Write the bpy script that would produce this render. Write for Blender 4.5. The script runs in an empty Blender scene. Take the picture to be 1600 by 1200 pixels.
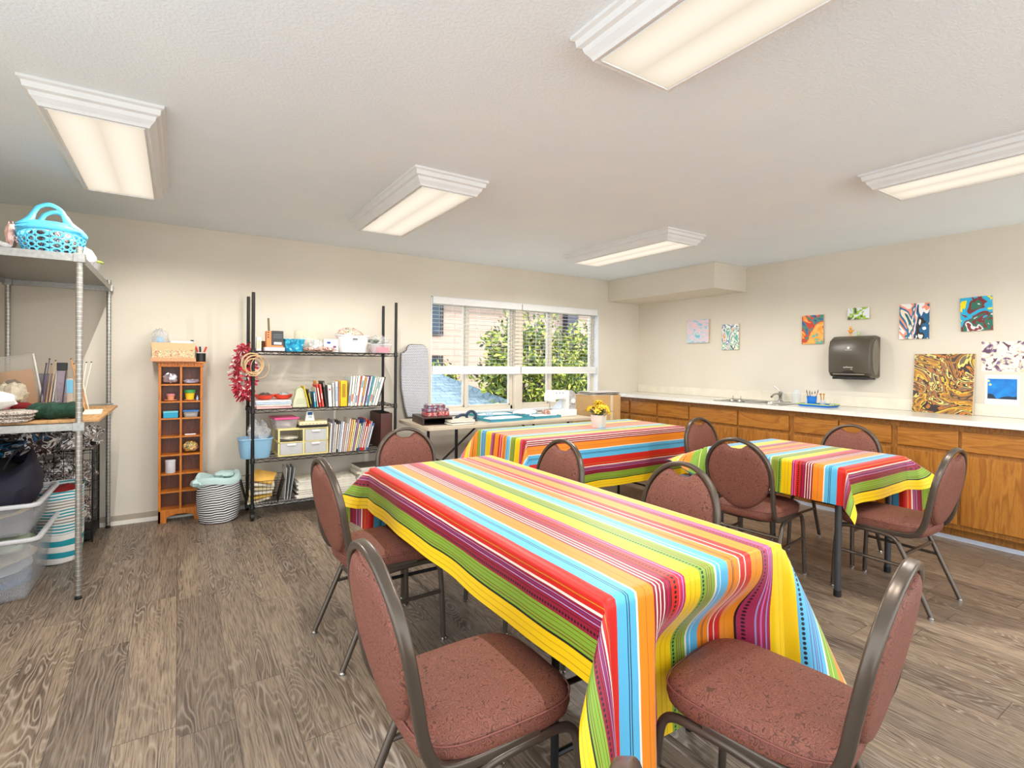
import bpy, math, random
from mathutils import Vector, Matrix
from math import sin, cos, pi, radians as R

sc = bpy.context.scene
COL = sc.collection

# ------------------------------------------------------------------ camera
cam_d = bpy.data.cameras.new('camera')
cam_d.sensor_fit = 'HORIZONTAL'
cam_d.sensor_width = 36.0
cam_d.lens = 804.57 / 1600 * 36.0
cam_d.shift_y = -(600 - 572.27) / 1600
cam_d.clip_start = 0.02
cam = bpy.data.objects.new('camera', cam_d)
COL.objects.link(cam)
YAW, PITCH, ROLL = 0.5753, -0.0074, 0.01
_c, _s = cos(YAW), sin(YAW)
_r, _f, _u = Vector((_c, -_s, 0)), Vector((_s, _c, 0)), Vector((0, 0, 1))
_f2 = _f * cos(PITCH) + _u * sin(PITCH)
_u2 = _u * cos(PITCH) - _f * sin(PITCH)
_r3 = _r * cos(ROLL) + _u2 * sin(ROLL)
_u3 = _u2 * cos(ROLL) - _r * sin(ROLL)
m = Matrix((_r3, _u3, -_f2)).transposed().to_4x4()
m.translation = Vector((0, 0, 1.325))
cam.matrix_world = m
sc.camera = cam

# ------------------------------------------------------------------ light, exposure
sc.view_settings.view_transform = 'Standard'
sc.view_settings.look = 'None'
sc.view_settings.gamma = 1.0
sc.view_settings.exposure = 0.42
WORLD_STRENGTH = 2.55
LAMP_POWER = 19.5
SUN_STRENGTH = 3.3
LENS_EMIT = 0.80
w = bpy.data.worlds.new('sky'); sc.world = w; w.use_nodes = True
bg = w.node_tree.nodes['Background']
bg.inputs[0].default_value = (0.86, 0.93, 1.0, 1)
bg.inputs[1].default_value = WORLD_STRENGTH
sun_d = bpy.data.lights.new('sun', 'SUN'); sun_d.energy = SUN_STRENGTH; sun_d.angle = R(1.0)
sun_d.color = (1.0, 0.94, 0.84)
sun = bpy.data.objects.new('sun', sun_d); COL.objects.link(sun)
sun.rotation_euler = Vector((-0.62, 0.55, -0.62)).to_track_quat('-Z', 'Y').to_euler()
sc.cycles.max_bounces = 8
sc.cycles.diffuse_bounces = 5
sc.cycles.glossy_bounces = 3
sc.cycles.transparent_max_bounces = 16
sc.cycles.caustics_reflective = False
sc.cycles.caustics_refractive = False
sc.cycles.sample_clamp_indirect = 6.0

# ------------------------------------------------------------------ helpers
def lin(c):
    def f(v):
        v /= 255.0
        return v / 12.92 if v <= 0.04045 else ((v + 0.055) / 1.055) ** 2.4
    return (f(c[0]), f(c[1]), f(c[2]), 1.0)

MATS = {}
class NT:
    """small node-tree helper"""
    def __init__(s, name):
        s.mat = bpy.data.materials.new(name); s.mat.use_nodes = True
        s.t = s.mat.node_tree; s.n = s.t.nodes; s.l = s.t.links
        s.bsdf = s.n['Principled BSDF']; s.out = s.n['Material Output']
    def node(s, kind, **kw):
        n = s.n.new(kind)
        for k, v in kw.items():
            if k.startswith('i_'):
                n.inputs[k[2:].replace('_', ' ')].default_value = v
            else:
                setattr(n, k, v)
        return n
    def link(s, a, b): s.l.new(a, b)
    def math(s, op, a, b=None, clamp=False):
        n = s.n.new('ShaderNodeMath'); n.operation = op; n.use_clamp = clamp
        for i, v in enumerate((a, b)):
            if v is None: continue
            if isinstance(v, (int, float)): n.inputs[i].default_value = v
            else: s.l.new(v, n.inputs[i])
        return n.outputs[0]
    def mix(s, fac, a, b, mode='MIX'):
        n = s.n.new('ShaderNodeMix'); n.data_type = 'RGBA'; n.blend_type = mode
        for sock, v in ((n.inputs[0], fac), (n.inputs[6], a), (n.inputs[7], b)):
            if isinstance(v, (int, float)): sock.default_value = v
            elif isinstance(v, tuple): sock.default_value = v
            else: s.l.new(v, sock)
        return n.outputs[2]
    def ramp(s, fac, stops, const=False):
        n = s.n.new('ShaderNodeValToRGB'); cr = n.color_ramp
        cr.interpolation = 'CONSTANT' if const else 'LINEAR'
        while len(cr.elements) < len(stops): cr.elements.new(0.5)
        while len(cr.elements) > len(stops): cr.elements.remove(cr.elements[-1])
        for e, (p, c) in zip(cr.elements, stops):
            e.position = p; e.color = c
        s.l.new(fac, n.inputs[0]); return n.outputs[0]
    def coords(s, kind='Object', scale=(1, 1, 1), rot=(0, 0, 0), loc=(0, 0, 0)):
        tc = s.n.new('ShaderNodeTexCoord'); mp = s.n.new('ShaderNodeMapping')
        mp.inputs['Scale'].default_value = scale; mp.inputs['Rotation'].default_value = rot
        mp.inputs['Location'].default_value = loc
        s.l.new(tc.outputs[kind], mp.inputs[0]); return mp.outputs[0]
    def noise(s, vec, scale=5, detail=2, rough=0.5, dist=0.0, col=False):
        n = s.n.new('ShaderNodeTexNoise')
        n.inputs['Scale'].default_value = scale; n.inputs['Detail'].default_value = detail
        n.inputs['Roughness'].default_value = rough; n.inputs['Distortion'].default_value = dist
        s.l.new(vec, n.inputs['Vector']); return n.outputs[1 if col else 0]
    def sep(s, vec):
        n = s.n.new('ShaderNodeSeparateXYZ'); s.l.new(vec, n.inputs[0]); return n.outputs
    def comb(s, x, y, z):
        n = s.n.new('ShaderNodeCombineXYZ')
        for i, v in enumerate((x, y, z)):
            if isinstance(v, (int, float)): n.inputs[i].default_value = v
            else: s.l.new(v, n.inputs[i])
        return n.outputs[0]
    def bump(s, h, strength=0.3, dist=0.01):
        n = s.n.new('ShaderNodeBump'); n.inputs['Strength'].default_value = strength
        n.inputs['Distance'].default_value = dist
        s.l.new(h, n.inputs['Height']); s.l.new(n.outputs[0], s.bsdf.inputs['Normal'])
    def base(s, v):
        if isinstance(v, tuple): s.bsdf.inputs['Base Color'].default_value = v
        else: s.l.new(v, s.bsdf.inputs['Base Color'])
    def set(s, rough=None, metal=None, spec=None):
        if rough is not None: s.bsdf.inputs['Roughness'].default_value = rough
        if metal is not None: s.bsdf.inputs['Metallic'].default_value = metal
        if spec is not None: s.bsdf.inputs['Specular IOR Level'].default_value = spec

def M(name, c=(200, 200, 200), rough=0.55, metal=0.0, var=0.06, vs=9.0, bump=0.0, bs=120.0, spec=0.5):
    """plain procedural material: colour with a slight noise variation, optional fine bump"""
    if name in MATS: return MATS[name]
    t = NT(name); t.set(rough, metal, spec)
    v = t.coords('Object'); c = lin(c)
    if var:
        nz = t.noise(v, vs, 3)
        lo = tuple(max(0, x * (1 - var)) for x in c[:3]) + (1,); hi = tuple(min(1, x * (1 + var)) for x in c[:3]) + (1,)
        t.base(t.ramp(nz, [(0.3, lo), (0.7, hi)]))
    else: t.base(c)
    if bump: t.bump(t.noise(v, bs, 3), bump, 0.003)
    MATS[name] = t.mat; return t.mat

def clear(name, c=(235, 240, 245), a=0.3, rough=0.15):
    """thin see-through plastic or glass"""
    if name in MATS: return MATS[name]
    t = NT(name); t.set(rough); t.base(lin(c))
    tr = t.node('ShaderNodeBsdfTransparent'); mx = t.node('ShaderNodeMixShader')
    nz = t.noise(t.coords('Object'), 30, 2)
    fac = t.math('ADD', t.math('MULTIPLY', nz, 0.12), a - 0.06, True)
    t.link(fac, mx.inputs[0]); t.link(tr.outputs[0], mx.inputs[1]); t.link(t.bsdf.outputs[0], mx.inputs[2])
    t.link(mx.outputs[0], t.out.inputs[0]); MATS[name] = t.mat; return t.mat

class MB:
    def __init__(s): s.v = []; s.f = []; s.mi = []; s.uv = None
    def add(s, vs, fs, mi=0):
        b = len(s.v); s.v += [tuple(v) for v in vs]
        for f in fs: s.f.append(tuple(i + b for i in f)); s.mi.append(mi)
        return s
    def box(s, x0, x1, y0, y1, z0, z1, mi=0, mat=None):
        vs = [Vector((x, y, z)) for z in (z0, z1) for y in (y0, y1) for x in (x0, x1)]
        if mat is not None: vs = [mat @ v for v in vs]
        return s.add(vs, [(0, 2, 3, 1), (4, 5, 7, 6), (0, 1, 5, 4), (2, 6, 7, 3), (0, 4, 6, 2), (1, 3, 7, 5)], mi)
    def cbox(s, c, d, rz=0, rx=0, ry=0, mi=0):
        mt = Matrix.Translation(c) @ Matrix.Rotation(rz, 4, 'Z') @ Matrix.Rotation(ry, 4, 'Y') @ Matrix.Rotation(rx, 4, 'X')
        return s.box(-d[0]/2, d[0]/2, -d[1]/2, d[1]/2, -d[2]/2, d[2]/2, mi, mt)
    def tube(s, path, r, n=8, closed=False, mi=0, prof=None, up=None, caps=True):
        P = [Vector(p) for p in path]; k = len(P)
        T = []
        for i in range(k):
            a = P[i - 1] if (i > 0 or closed) else P[i]
            b = P[(i + 1) % k] if (i < k - 1 or closed) else P[i]
            T.append((b - a).normalized())
        N = Vector(up) if up else (Vector((0, 0, 1)) if abs(T[0].z) < 0.9 else Vector((1, 0, 0)))
        rings = []
        for i in range(k):
            if up: N = Vector(up)
            N = (N - T[i] * N.dot(T[i]))
            N = N.normalized() if N.length > 1e-6 else T[i].orthogonal().normalized()
            B = T[i].cross(N)
            rr = r[i] if isinstance(r, (list, tuple)) else r
            if prof: ring = [P[i] + N * (a * rr) + B * (b * rr) for a, b in prof]
            else: ring = [P[i] + (N * cos(2*pi*j/n) + B * sin(2*pi*j/n)) * rr for j in range(n)]
            rings.append(ring)
        nn = len(rings[0]); vs = [v for rg in rings for v in rg]; fs = []
        for i in range(k if closed else k - 1):
            i2 = (i + 1) % k
            for j in range(nn):
                fs.append((i*nn+j, i*nn+(j+1) % nn, i2*nn+(j+1) % nn, i2*nn+j))
        if caps and not closed:
            fs.append(tuple(range(nn))[::-1]); fs.append(tuple((k-1)*nn+j for j in range(nn)))
        return s.add(vs, fs, mi)
    def cyl(s, p0, p1, r, n=12, mi=0): return s.tube([p0, p1], r, n, mi=mi)
    def lathe(s, prof, n=24, c=(0, 0, 0), mi=0, sx=1, sy=1, cap0=True, cap1=False):
        vs = []; fs = []
        for r_, z_ in prof:
            for j in range(n): vs.append((c[0] + r_*sx*cos(2*pi*j/n), c[1] + r_*sy*sin(2*pi*j/n), c[2] + z_))
        for i in range(len(prof) - 1):
            for j in range(n): fs.append((i*n+j, i*n+(j+1) % n, (i+1)*n+(j+1) % n, (i+1)*n+j))
        if cap0: fs.append(tuple(range(n))[::-1])
        if cap1: fs.append(tuple((len(prof)-1)*n+j for j in range(n)))
        return s.add(vs, fs, mi)
    def rings(s, rs, mi=0, cap0=True, cap1=True):
        n = len(rs[0]); vs = [v for rg in rs for v in rg]; fs = []
        for i in range(len(rs) - 1):
            for j in range(n): fs.append((i*n+j, i*n+(j+1) % n, (i+1)*n+(j+1) % n, (i+1)*n+j))
        if cap0: fs.append(tuple(range(n))[::-1])
        if cap1: fs.append(tuple((len(rs)-1)*n+j for j in range(n)))
        return s.add(vs, fs, mi)
    def prism(s, poly, d0, d1, mt=None, mi=0):
        """polygon in local x,y extruded from z=d0 to d1, then transformed"""
        n = len(poly); vs = [Vector((x, y, z)) for z in (d0, d1) for x, y in poly]
        if mt is not None: vs = [mt @ v for v in vs]
        fs = [tuple(range(n))[::-1], tuple(range(n, 2*n))] + [(i, (i+1) % n, n+(i+1) % n, n+i) for i in range(n)]
        return s.add(vs, fs, mi)
    def grid(s, fn, nu, nv, mi=0, keep=None):
        vs = [fn(i/nu, j/nv) for j in range(nv+1) for i in range(nu+1)]
        fs = [(j*(nu+1)+i, j*(nu+1)+i+1, (j+1)*(nu+1)+i+1, (j+1)*(nu+1)+i) for j in range(nv) for i in range(nu)
              if keep is None or keep((i+.5)/nu, (j+.5)/nv)]
        return s.add(vs, fs, mi)
    def blob(s, c, d, seed=0, rough=0.15, n=16, m=10, mi=0, freq=3.0, flat=False):
        """lumpy closed body: bags, yarn, crumpled cloth"""
        rnd = random.Random(seed); ph = [rnd.uniform(0, 6.28) for _ in range(9)]
        rs = []
        for i in range(1, m):
            th = pi * i / m; ring = []
            for j in range(n):
                a = 2*pi*j/n
                k = 1 + rough * (sin(freq*a + ph[0] + 3*th) * sin(2.3*th*freq/2 + ph[1]) + .6*sin(2.1*freq*a + ph[2] - 5*th) * sin(5*th + ph[3]) + .35*rnd.uniform(-1, 1))
                x = sin(th)*cos(a)*k*d[0]/2; y = sin(th)*sin(a)*k*d[1]/2; z = -cos(th)*k*d[2]/2
                if flat: z = max(z, -d[2]*0.42)
                ring.append((c[0]+x, c[1]+y, c[2]+z))
            rs.append(ring)
        return s.rings(rs, mi)
    def build(s, name, mats, parent=None, smooth=True, bevel=0.0, loc=None, rot=None, angle=38, label=None, solid=0.0, kind=None, subd=0):
        me = bpy.data.meshes.new(name)
        me.from_pydata(s.v, [], s.f)
        if not isinstance(mats, (list, tuple)): mats = [mats]
        for mt in mats: me.materials.append(mt)
        me.polygons.foreach_set('material_index', s.mi)
        if s.uv:
            lay = me.uv_layers.new(name='UVMap')
            for lp in me.loops: lay.data[lp.index].uv = s.uv[lp.vertex_index]
        me.validate(); me.update()
        if smooth:
            me.polygons.foreach_set('use_smooth', [True]*len(me.polygons))
            me.set_sharp_from_angle(angle=R(angle))
        o = bpy.data.objects.new(name, me); COL.objects.link(o)
        if parent: o.parent = parent
        if loc is not None: o.location = loc
        if rot is not None: o.rotation_euler = rot
        if solid:
            md = o.modifiers.new('thickness', 'SOLIDIFY'); md.thickness = solid; md.offset = -1
        if subd:
            md = o.modifiers.new('smooth', 'SUBSURF'); md.levels = subd; md.render_levels = subd
        if bevel:
            md = o.modifiers.new('bevel', 'BEVEL'); md.width = bevel; md.segments = 2; md.limit_method = 'ANGLE'; md.angle_limit = R(40)
        if label: o['label'] = label
        if kind: o['kind'] = kind
        return o

def thing(name, label, cat, loc=(0, 0, 0), rotz=0.0, group=None):
    o = bpy.data.objects.new(name, None); COL.objects.link(o)
    o.empty_display_size = 0.1
    o.location = loc; o.rotation_euler = (0, 0, rotz)
    o['label'] = label; o['category'] = cat
    if group: o['group'] = group
    return o
def tag(o, label, cat, group=None, kind=None):
    o['label'] = label; o['category'] = cat
    if group: o['group'] = group
    if kind: o['kind'] = kind
    return o
def struct(o): o['kind'] = 'structure'; return o
def dup(root, loc, rotz=None, label=None, group=None):
    def cp(o, par):
        c = o.copy(); COL.objects.link(c)
        if par is not None: c.parent = par
        for ch in list(o.children):
            if ch.name not in made: cp(ch, c)
        made.add(c.name); return c
    made = set()
    r_ = cp(root, None); r_.location = loc
    if rotz is not None: r_.rotation_euler = (0, 0, rotz)
    if label: r_['label'] = label
    if group: r_['group'] = group
    return r_
def arc(cx, cy, r, a0, a1, n):
    return [(cx + r*cos(R(a0+(a1-a0)*i/n)), cy + r*sin(R(a0+(a1-a0)*i/n))) for i in range(n+1)]
def rrect(w_, h_, r_, n=4):
    p = []
    for cx, cy, a in ((w_/2-r_, h_/2-r_, 0), (-w_/2+r_, h_/2-r_, 90), (-w_/2+r_, -h_/2+r_, 180), (w_/2-r_, -h_/2+r_, 270)):
        p += arc(cx, cy, r_, a, a+90, n)
    return p
def catmull(P, k=6, closed=False):
    P = [Vector(p) for p in P]; out = []; n = len(P)
    for i in range(n if closed else n-1):
        if closed: a, b, c, d = P[i-1], P[i], P[(i+1) % n], P[(i+2) % n]
        else: a, b, c, d = P[max(i-1, 0)], P[i], P[i+1], P[min(i+2, n-1)]
        for j in range(k):
            t = j/k
            out.append(0.5*((2*b)+(c-a)*t+(2*a-5*b+4*c-d)*t*t+(3*b-a-3*c+d)*t**3))
    if not closed: out.append(P[-1])
    return out
def text_mesh(txt, name, mat, parent, loc, rot, size, label=None, depth=0.0004, align='CENTER'):
    cu = bpy.data.curves.new('lettering', 'FONT'); cu.body = txt; cu.size = size; cu.extrude = depth; cu.align_x = align
    tmp = bpy.data.objects.new('lettering', cu); COL.objects.link(tmp)
    dg = bpy.context.evaluated_depsgraph_get(); me = bpy.data.meshes.new_from_object(tmp.evaluated_get(dg))
    bpy.data.objects.remove(tmp); bpy.data.curves.remove(cu)
    me.materials.clear(); me.materials.append(mat); me.name = name
    o = bpy.data.objects.new(name, me); COL.objects.link(o)
    if parent: o.parent = parent
    o.location = loc; o.rotation_euler = rot
    if label: o['label'] = label
    return o

# ------------------------------------------------------------------ materials of the place
def mat_wall():
    t = NT('beige_wall_paint'); t.set(0.75, spec=0.3); v = t.coords('Object')
    t.base(t.ramp(t.noise(v, 1.3, 2), [(0.35, lin((217, 209, 193))), (0.65, lin((222, 214, 199)))]))
    t.bump(t.noise(v, 190, 3), 0.12, 0.002); return t.mat
def mat_ceiling():
    t = NT('textured_white_ceiling'); t.set(0.9, spec=0.2); v = t.coords('Object')
    t.base(t.ramp(t.noise(v, 2.0, 2), [(0.3, lin((236, 246, 255))), (0.7, lin((240, 249, 255)))]))
    n1 = t.noise(v, 75, 4, 0.6); h = t.ramp(n1, [(0.42, (0, 0, 0, 1)), (0.6, (1, 1, 1, 1))])
    t.bump(h, 0.35, 0.003); return t.mat
def mat_floor():
    t = NT('grey_oak_plank_floor'); t.set(0.36, spec=0.45)
    PW, PL = 0.185, 1.22
    v = t.coords('Object'); x, y, z = t.sep(v)
    px = t.math('DIVIDE', x, PW); ix = t.math('FLOOR', px); fx = t.math('FRACT', px)
    wn = t.node('ShaderNodeTexWhiteNoise', noise_dimensions='1D'); t.link(ix, wn.inputs['W'])
    yy = t.math('ADD', t.math('DIVIDE', y, PL), t.math('MULTIPLY', wn.outputs[0], 7.3))
    iy = t.math('FLOOR', yy); fy = t.math('FRACT', yy)
    wn2 = t.node('ShaderNodeTexWhiteNoise', noise_dimensions='2D'); t.link(t.comb(ix, iy, 0.0), wn2.inputs[0])
    rnd = wn2.outputs[0]
    off = t.math('MULTIPLY', rnd, 37.0)
    # along-grain coordinates, shifted per plank
    gv = t.comb(t.math('ADD', x, off), t.math('ADD', y, off), off)
    mp = t.node('ShaderNodeMapping'); mp.inputs['Scale'].default_value = (1.0, 0.16, 1.0); t.link(gv, mp.inputs[0])
    mpf = t.node('ShaderNodeMapping'); mpf.inputs['Scale'].default_value = (1.0, 0.035, 1.0); t.link(gv, mpf.inputs[0])
    fine = t.noise(mpf.outputs[0], 210, 4, 0.65)
    big = t.noise(mp.outputs[0], 9, 2, 0.5, 0.4)
    # cathedral rings: contour lines of a stretched noise
    ct = t.math('FRACT', t.math('MULTIPLY', t.noise(mp.outputs[0], 8.0, 2.0, 0.45, 0.25), 26.0))
    ring = t.ramp(ct, [(0.0, (0.75, 0.75, 0.75, 1)), (0.22, (0, 0, 0, 1)), (0.72, (0, 0, 0, 1)), (1.0, (0.75, 0.75, 0.75, 1))])
    # knots
    mk = t.node('ShaderNodeMapping'); mk.inputs['Scale'].default_value = (1.0, 0.55, 1.0); t.link(gv, mk.inputs[0])
    vo = t.node('ShaderNodeTexVoronoi', feature='F1'); vo.inputs['Scale'].default_value = 3.4; t.link(mk.outputs[0], vo.inputs['Vector'])
    kn = t.ramp(t.math('ADD', vo.outputs['Distance'], t.math('MULTIPLY', t.noise(mk.outputs[0], 14, 3), 0.05)),
                [(0.045, (1, 1, 1, 1)), (0.08, (0.45, 0.45, 0.45, 1)), (0.16, (0, 0, 0, 1))])
    c = t.ramp(big, [(0.3, lin((106, 90, 75))), (0.5, lin((138, 120, 101))), (0.72, lin((165, 146, 124)))])
    c = t.mix(t.ramp(fine, [(0.36, (0.75, 0.75, 0.75, 1)), (0.56, (0, 0, 0, 1))]), c, lin((66, 55, 47)))
    c = t.mix(t.math('MULTIPLY', ring, t.ramp(big, [(0.40, (0.7, 0.7, 0.7, 1)), (0.60, (0.12, 0.12, 0.12, 1))])), c, lin((192, 177, 160)))
    c = t.mix(t.math('MULTIPLY', kn, 0.85), c, lin((52, 42, 36)))
    tone = t.ramp(rnd, [(0.0, (0.74, 0.74, 0.76, 1)), (0.5, (0.92, 0.92, 0.92, 1)), (1.0, (1.08, 1.06, 1.03, 1))])
    c = t.mix(1.0, c, tone, 'MULTIPLY')
    ex = t.math('MINIMUM', fx, t.math('SUBTRACT', 1.0, fx)); ey = t.math('MINIMUM', fy, t.math('SUBTRACT', 1.0, fy))
    seam = t.math('MAXIMUM', t.math('LESS_THAN', ex, 0.0075), t.math('LESS_THAN', ey, 0.0012))
    c = t.mix(t.math('MULTIPLY', seam, 0.8), c, lin((62, 53, 47)))
    t.base(c)
    rg = t.ramp(fine, [(0.35, (0.5, 0.5, 0.5, 1)), (0.6, (0.33, 0.33, 0.33, 1))]); t.link(rg, t.bsdf.inputs['Roughness'])
    t.bump(t.math('SUBTRACT', fine, t.math('MULTIPLY', seam, 0.8)), 0.18, 0.0012)
    return t.mat
def mat_oak(name, base, dark, light, axis='Z', scale=1.0, rough=0.38):
    t = NT(name); t.set(rough)
    sc_ = {'X': (0.12, 1, 1), 'Y': (1, 0.12, 1), 'Z': (1, 1, 0.12)}[axis]
    v = t.coords('Object', scale=sc_)
    oi = t.node('ShaderNodeObjectInfo')
    va = t.node('ShaderNodeVectorMath', operation='ADD'); t.link(v, va.inputs[0])
    t.link(t.comb(t.math('MULTIPLY', oi.outputs['Random'], 30.0), t.math('MULTIPLY', oi.outputs['Random'], 17.0), 0.0), va.inputs[1])
    v = va.outputs[0]
    n1 = t.noise(v, 7*scale, 2, 0.5, 0.5)
    rings_ = t.math('FRACT', t.math('MULTIPLY', n1, 11.0))
    c = t.ramp(rings_, [(0.0, lin(dark)), (0.25, lin(base)), (0.8, lin(light)), (1.0, lin(dark))])
    fine = t.noise(v, 140*scale, 4, 0.7)
    c = t.mix(t.ramp(fine, [(0.38, (0.6, 0.6, 0.6, 1)), (0.52, (0, 0, 0, 1))]), c, lin(dark))
    c = t.mix(0.35, c, lin(base)); t.base(c)
    t.bump(fine, 0.06, 0.001); return t.mat
def mat_fabric(name='chair_fabric'):
    t = NT(name); t.set(0.62, spec=0.35); v = t.coords('Object')
    d = t.noise(v, 42, 0, 0.4, 0.6)
    k = t.math('ABSOLUTE', t.math('SUBTRACT', t.math('FRACT', t.math('MULTIPLY', d, 9.0)), 0.5))
    curl = t.ramp(k, [(0.08, (1, 1, 1, 1)), (0.17, (0, 0, 0, 1))])
    base = t.ramp(t.noise(v, 260, 2), [(0.3, lin((118, 70, 57))), (0.7, lin((143, 89, 73)))])
    t.base(t.mix(t.math('MULTIPLY', curl, 0.75), base, lin((72, 41, 33))))
    t.bump(t.math('SUBTRACT', t.noise(v, 420, 2), curl), 0.25, 0.0012)
    t.bsdf.inputs['Sheen Weight'].default_value = 0.0
    return t.mat

# striped tablecloth: s runs across the stripes in metres (uv.x), t along them (uv.y)
RED, WINE, MAG, PUR = (214, 34, 22), (150, 20, 52), (196, 26, 92), (142, 40, 98)
YEL, ORA, GRN, OLI = (250, 206, 10), (244, 140, 28), (132, 172, 50), (150, 168, 60)
BLU, WHT, BLK, LAV = (92, 184, 224), (248, 232, 214), (24, 20, 18), (170, 160, 216)
BANDS = [(0, YEL), (.056, BLK), (.063, GRN), (.116, WINE), (.176, WHT), (.183, RED), (.247, BLU), (.314, WHT), (.321, ORA),
         (.381, WINE), (.446, BLK), (.449, RED), (.488, MAG), (.506, YEL), (.568, GRN), (.590, OLI), (.622, GRN), (.631, WHT), (.639, BLU),
         (.692, ORA), (.745, WHT), (.750, RED), (.807, (246, 150, 24)), (.866, (174, 52, 92)), (.923, YEL), (1.010, BLU), (1.090, WHT), (1.098, GRN),
         (1.150, ORA), (1.205, WHT), (1.211, YEL), (1.255, (236, 120, 110)), (1.30, BLU)]
def _ln(cols): return sorted(cols)
LINES = [(.018, .0012, (190, 130, 20)), (.038, .0012, (190, 130, 20)), (.072, .0016, (120, 40, 20)), (.081, .0016, (120, 40, 20)), (.094, .0012, (120, 40, 20)), (.106, .0012, (120, 40, 20)),
         (.140, .0016, (70, 10, 30)), (.152, .0018, LAV), (.160, .002, (110, 60, 130)), (.167, .0018, LAV), (.199, .0016, (200, 150, 30)),
         (.282, .0022, (20, 50, 90)), (.290, .0022, (20, 30, 50)), (.350, .0014, (190, 90, 20)), (.392, .0035, WHT), (.406, .003, WHT), (.421, .0032, WHT), (.436, .002, MAG),
         (.481, .002, (240, 120, 160)), (.496, .002, LAV), (.526, .001, (180, 140, 10)), (.546, .001, (180, 140, 10)), (.596, .0018, (80, 60, 20)), (.605, .0018, (110, 60, 20)), (.614, .0018, (80, 60, 20)),
         (.655, .0028, (200, 232, 244)), (.713, .0022, BLK), (.719, .0018, BLK), (.776, .0034, WHT), (.833, .0012, (190, 100, 20)),
         (.868, .003, (40, 20, 30)), (.900, .002, LAV), (.908, .0022, (220, 120, 190)), (.916, .002, LAV), (.950, .0011, (190, 140, 10)), (.975, .0011, (190, 140, 10)),
         (1.045, .002, (110, 60, 130)), (1.056, .002, (110, 60, 130)), (1.063, .0018, (110, 60, 130)), (1.073, .0018, (110, 60, 130)), (1.120, .002, (220, 226, 120)), (1.180, .0022, (60, 30, 10)), (1.235, .002, WHT)]
DOTS = [(.127, .0042, .0125, BLK), (.465, .0045, .013, BLK), (.580, .0042, .0115, (20, 50, 30)), (.882, .0038, .0125, (50, 14, 40)), (1.024, .0052, .0145, (14, 24, 40))]
def mat_cloth():
    t = NT('striped_cotton_cloth'); t.set(0.46, spec=0.5); t.bsdf.inputs['Sheen Weight'].default_value = 0.45; t.bsdf.inputs['Sheen Roughness'].default_value = 0.28
    tc = t.node('ShaderNodeTexCoord'); s_, t_, _z = t.sep(tc.outputs['UV'])
    wob = t.math('MULTIPLY', t.math('SUBTRACT', t.noise(t.comb(s_, t_, 0.0), 3.2, 2), 0.5), 0.010)
    s2 = t.math('ADD', s_, wob); W = 1.4
    f = t.math('DIVIDE', s2, W)
    def multi(stops):
        """stops: sorted (pos, colour) in metres; more than 32 need several ramps"""
        # a ramp is sampled in 256 steps, so each one spans only a hand's width of cloth
        out = None; i = 0
        while i < len(stops):
            j = i+1
            while j < len(stops) and j-i < 24 and stops[j][0]-stops[i][0] < .17: j += 1
            part = stops[i:j]; a = part[0][0]; span = max(part[-1][0]-a, .01)*1.02
            r_ = t.ramp(t.math('DIVIDE', t.math('SUBTRACT', s2, a), span), [((p-a)/span, c) for p, c in part], True)
            out = r_ if out is None else t.mix(t.math('GREATER_THAN', s2, a), out, r_)
            i = j
        return out
    c = multi([(p, lin(q)) for p, q in BANDS])
    ls = [(0.0, (0, 0, 0, 1))]; lc = [(0.0, (0, 0, 0, 1))]
    for p, w_, q in LINES:
        w_ *= 1.35; ls += [(p - w_/2, (1, 1, 1, 1)), (p + w_/2, (0, 0, 0, 1))]; lc += [(p - 0.004, lin(q))]
    c = t.mix(multi(ls), c, multi(lc))
    for p, r_, per, q in DOTS:
        u_ = t.math('MULTIPLY', t.math('SUBTRACT', t.math('FRACT', t.math('DIVIDE', t_, per)), 0.5), per)
        d_ = t.math('SUBTRACT', s2, p)
        dd = t.math('SQRT', t.math('ADD', t.math('MULTIPLY', u_, u_), t.math('MULTIPLY', d_, d_)))
        c = t.mix(t.math('LESS_THAN', dd, r_), c, lin(q))
    t.base(c)
    t.bump(t.noise(t.comb(t.math('MULTIPLY', s_, 1.0), t.math('MULTIPLY', t_, 0.25), 0.0), 90, 3), 0.12, 0.0015)
    return t.mat
def mat_paint(name, pal, scale=6, dist=2.5, stretch=(1, 1, 1), rot=0.0, loc=(0, 0, 0), bands=1.0, rough=0.35):
    """poured paint: distorted noise cut into a hard palette"""
    t = NT(name); t.set(rough)
    v = t.coords('Object', scale=stretch, rot=(rot, 0, 0), loc=loc)
    n1 = t.noise(v, scale, 3, 0.6, dist)
    if bands != 1.0: n1 = t.math('FRACT', t.math('MULTIPLY', n1, bands))
    k = len(pal)
    lo, hi = (0.34, 0.66) if bands == 1.0 else (0.0, 1.0)
    t.base(t.ramp(n1, [(lo + (hi-lo)*i/k if i else 0.0, lin(c)) for i, c in enumerate(pal)], True))
    t.bump(n1, 0.15, 0.003); return t.mat

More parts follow.
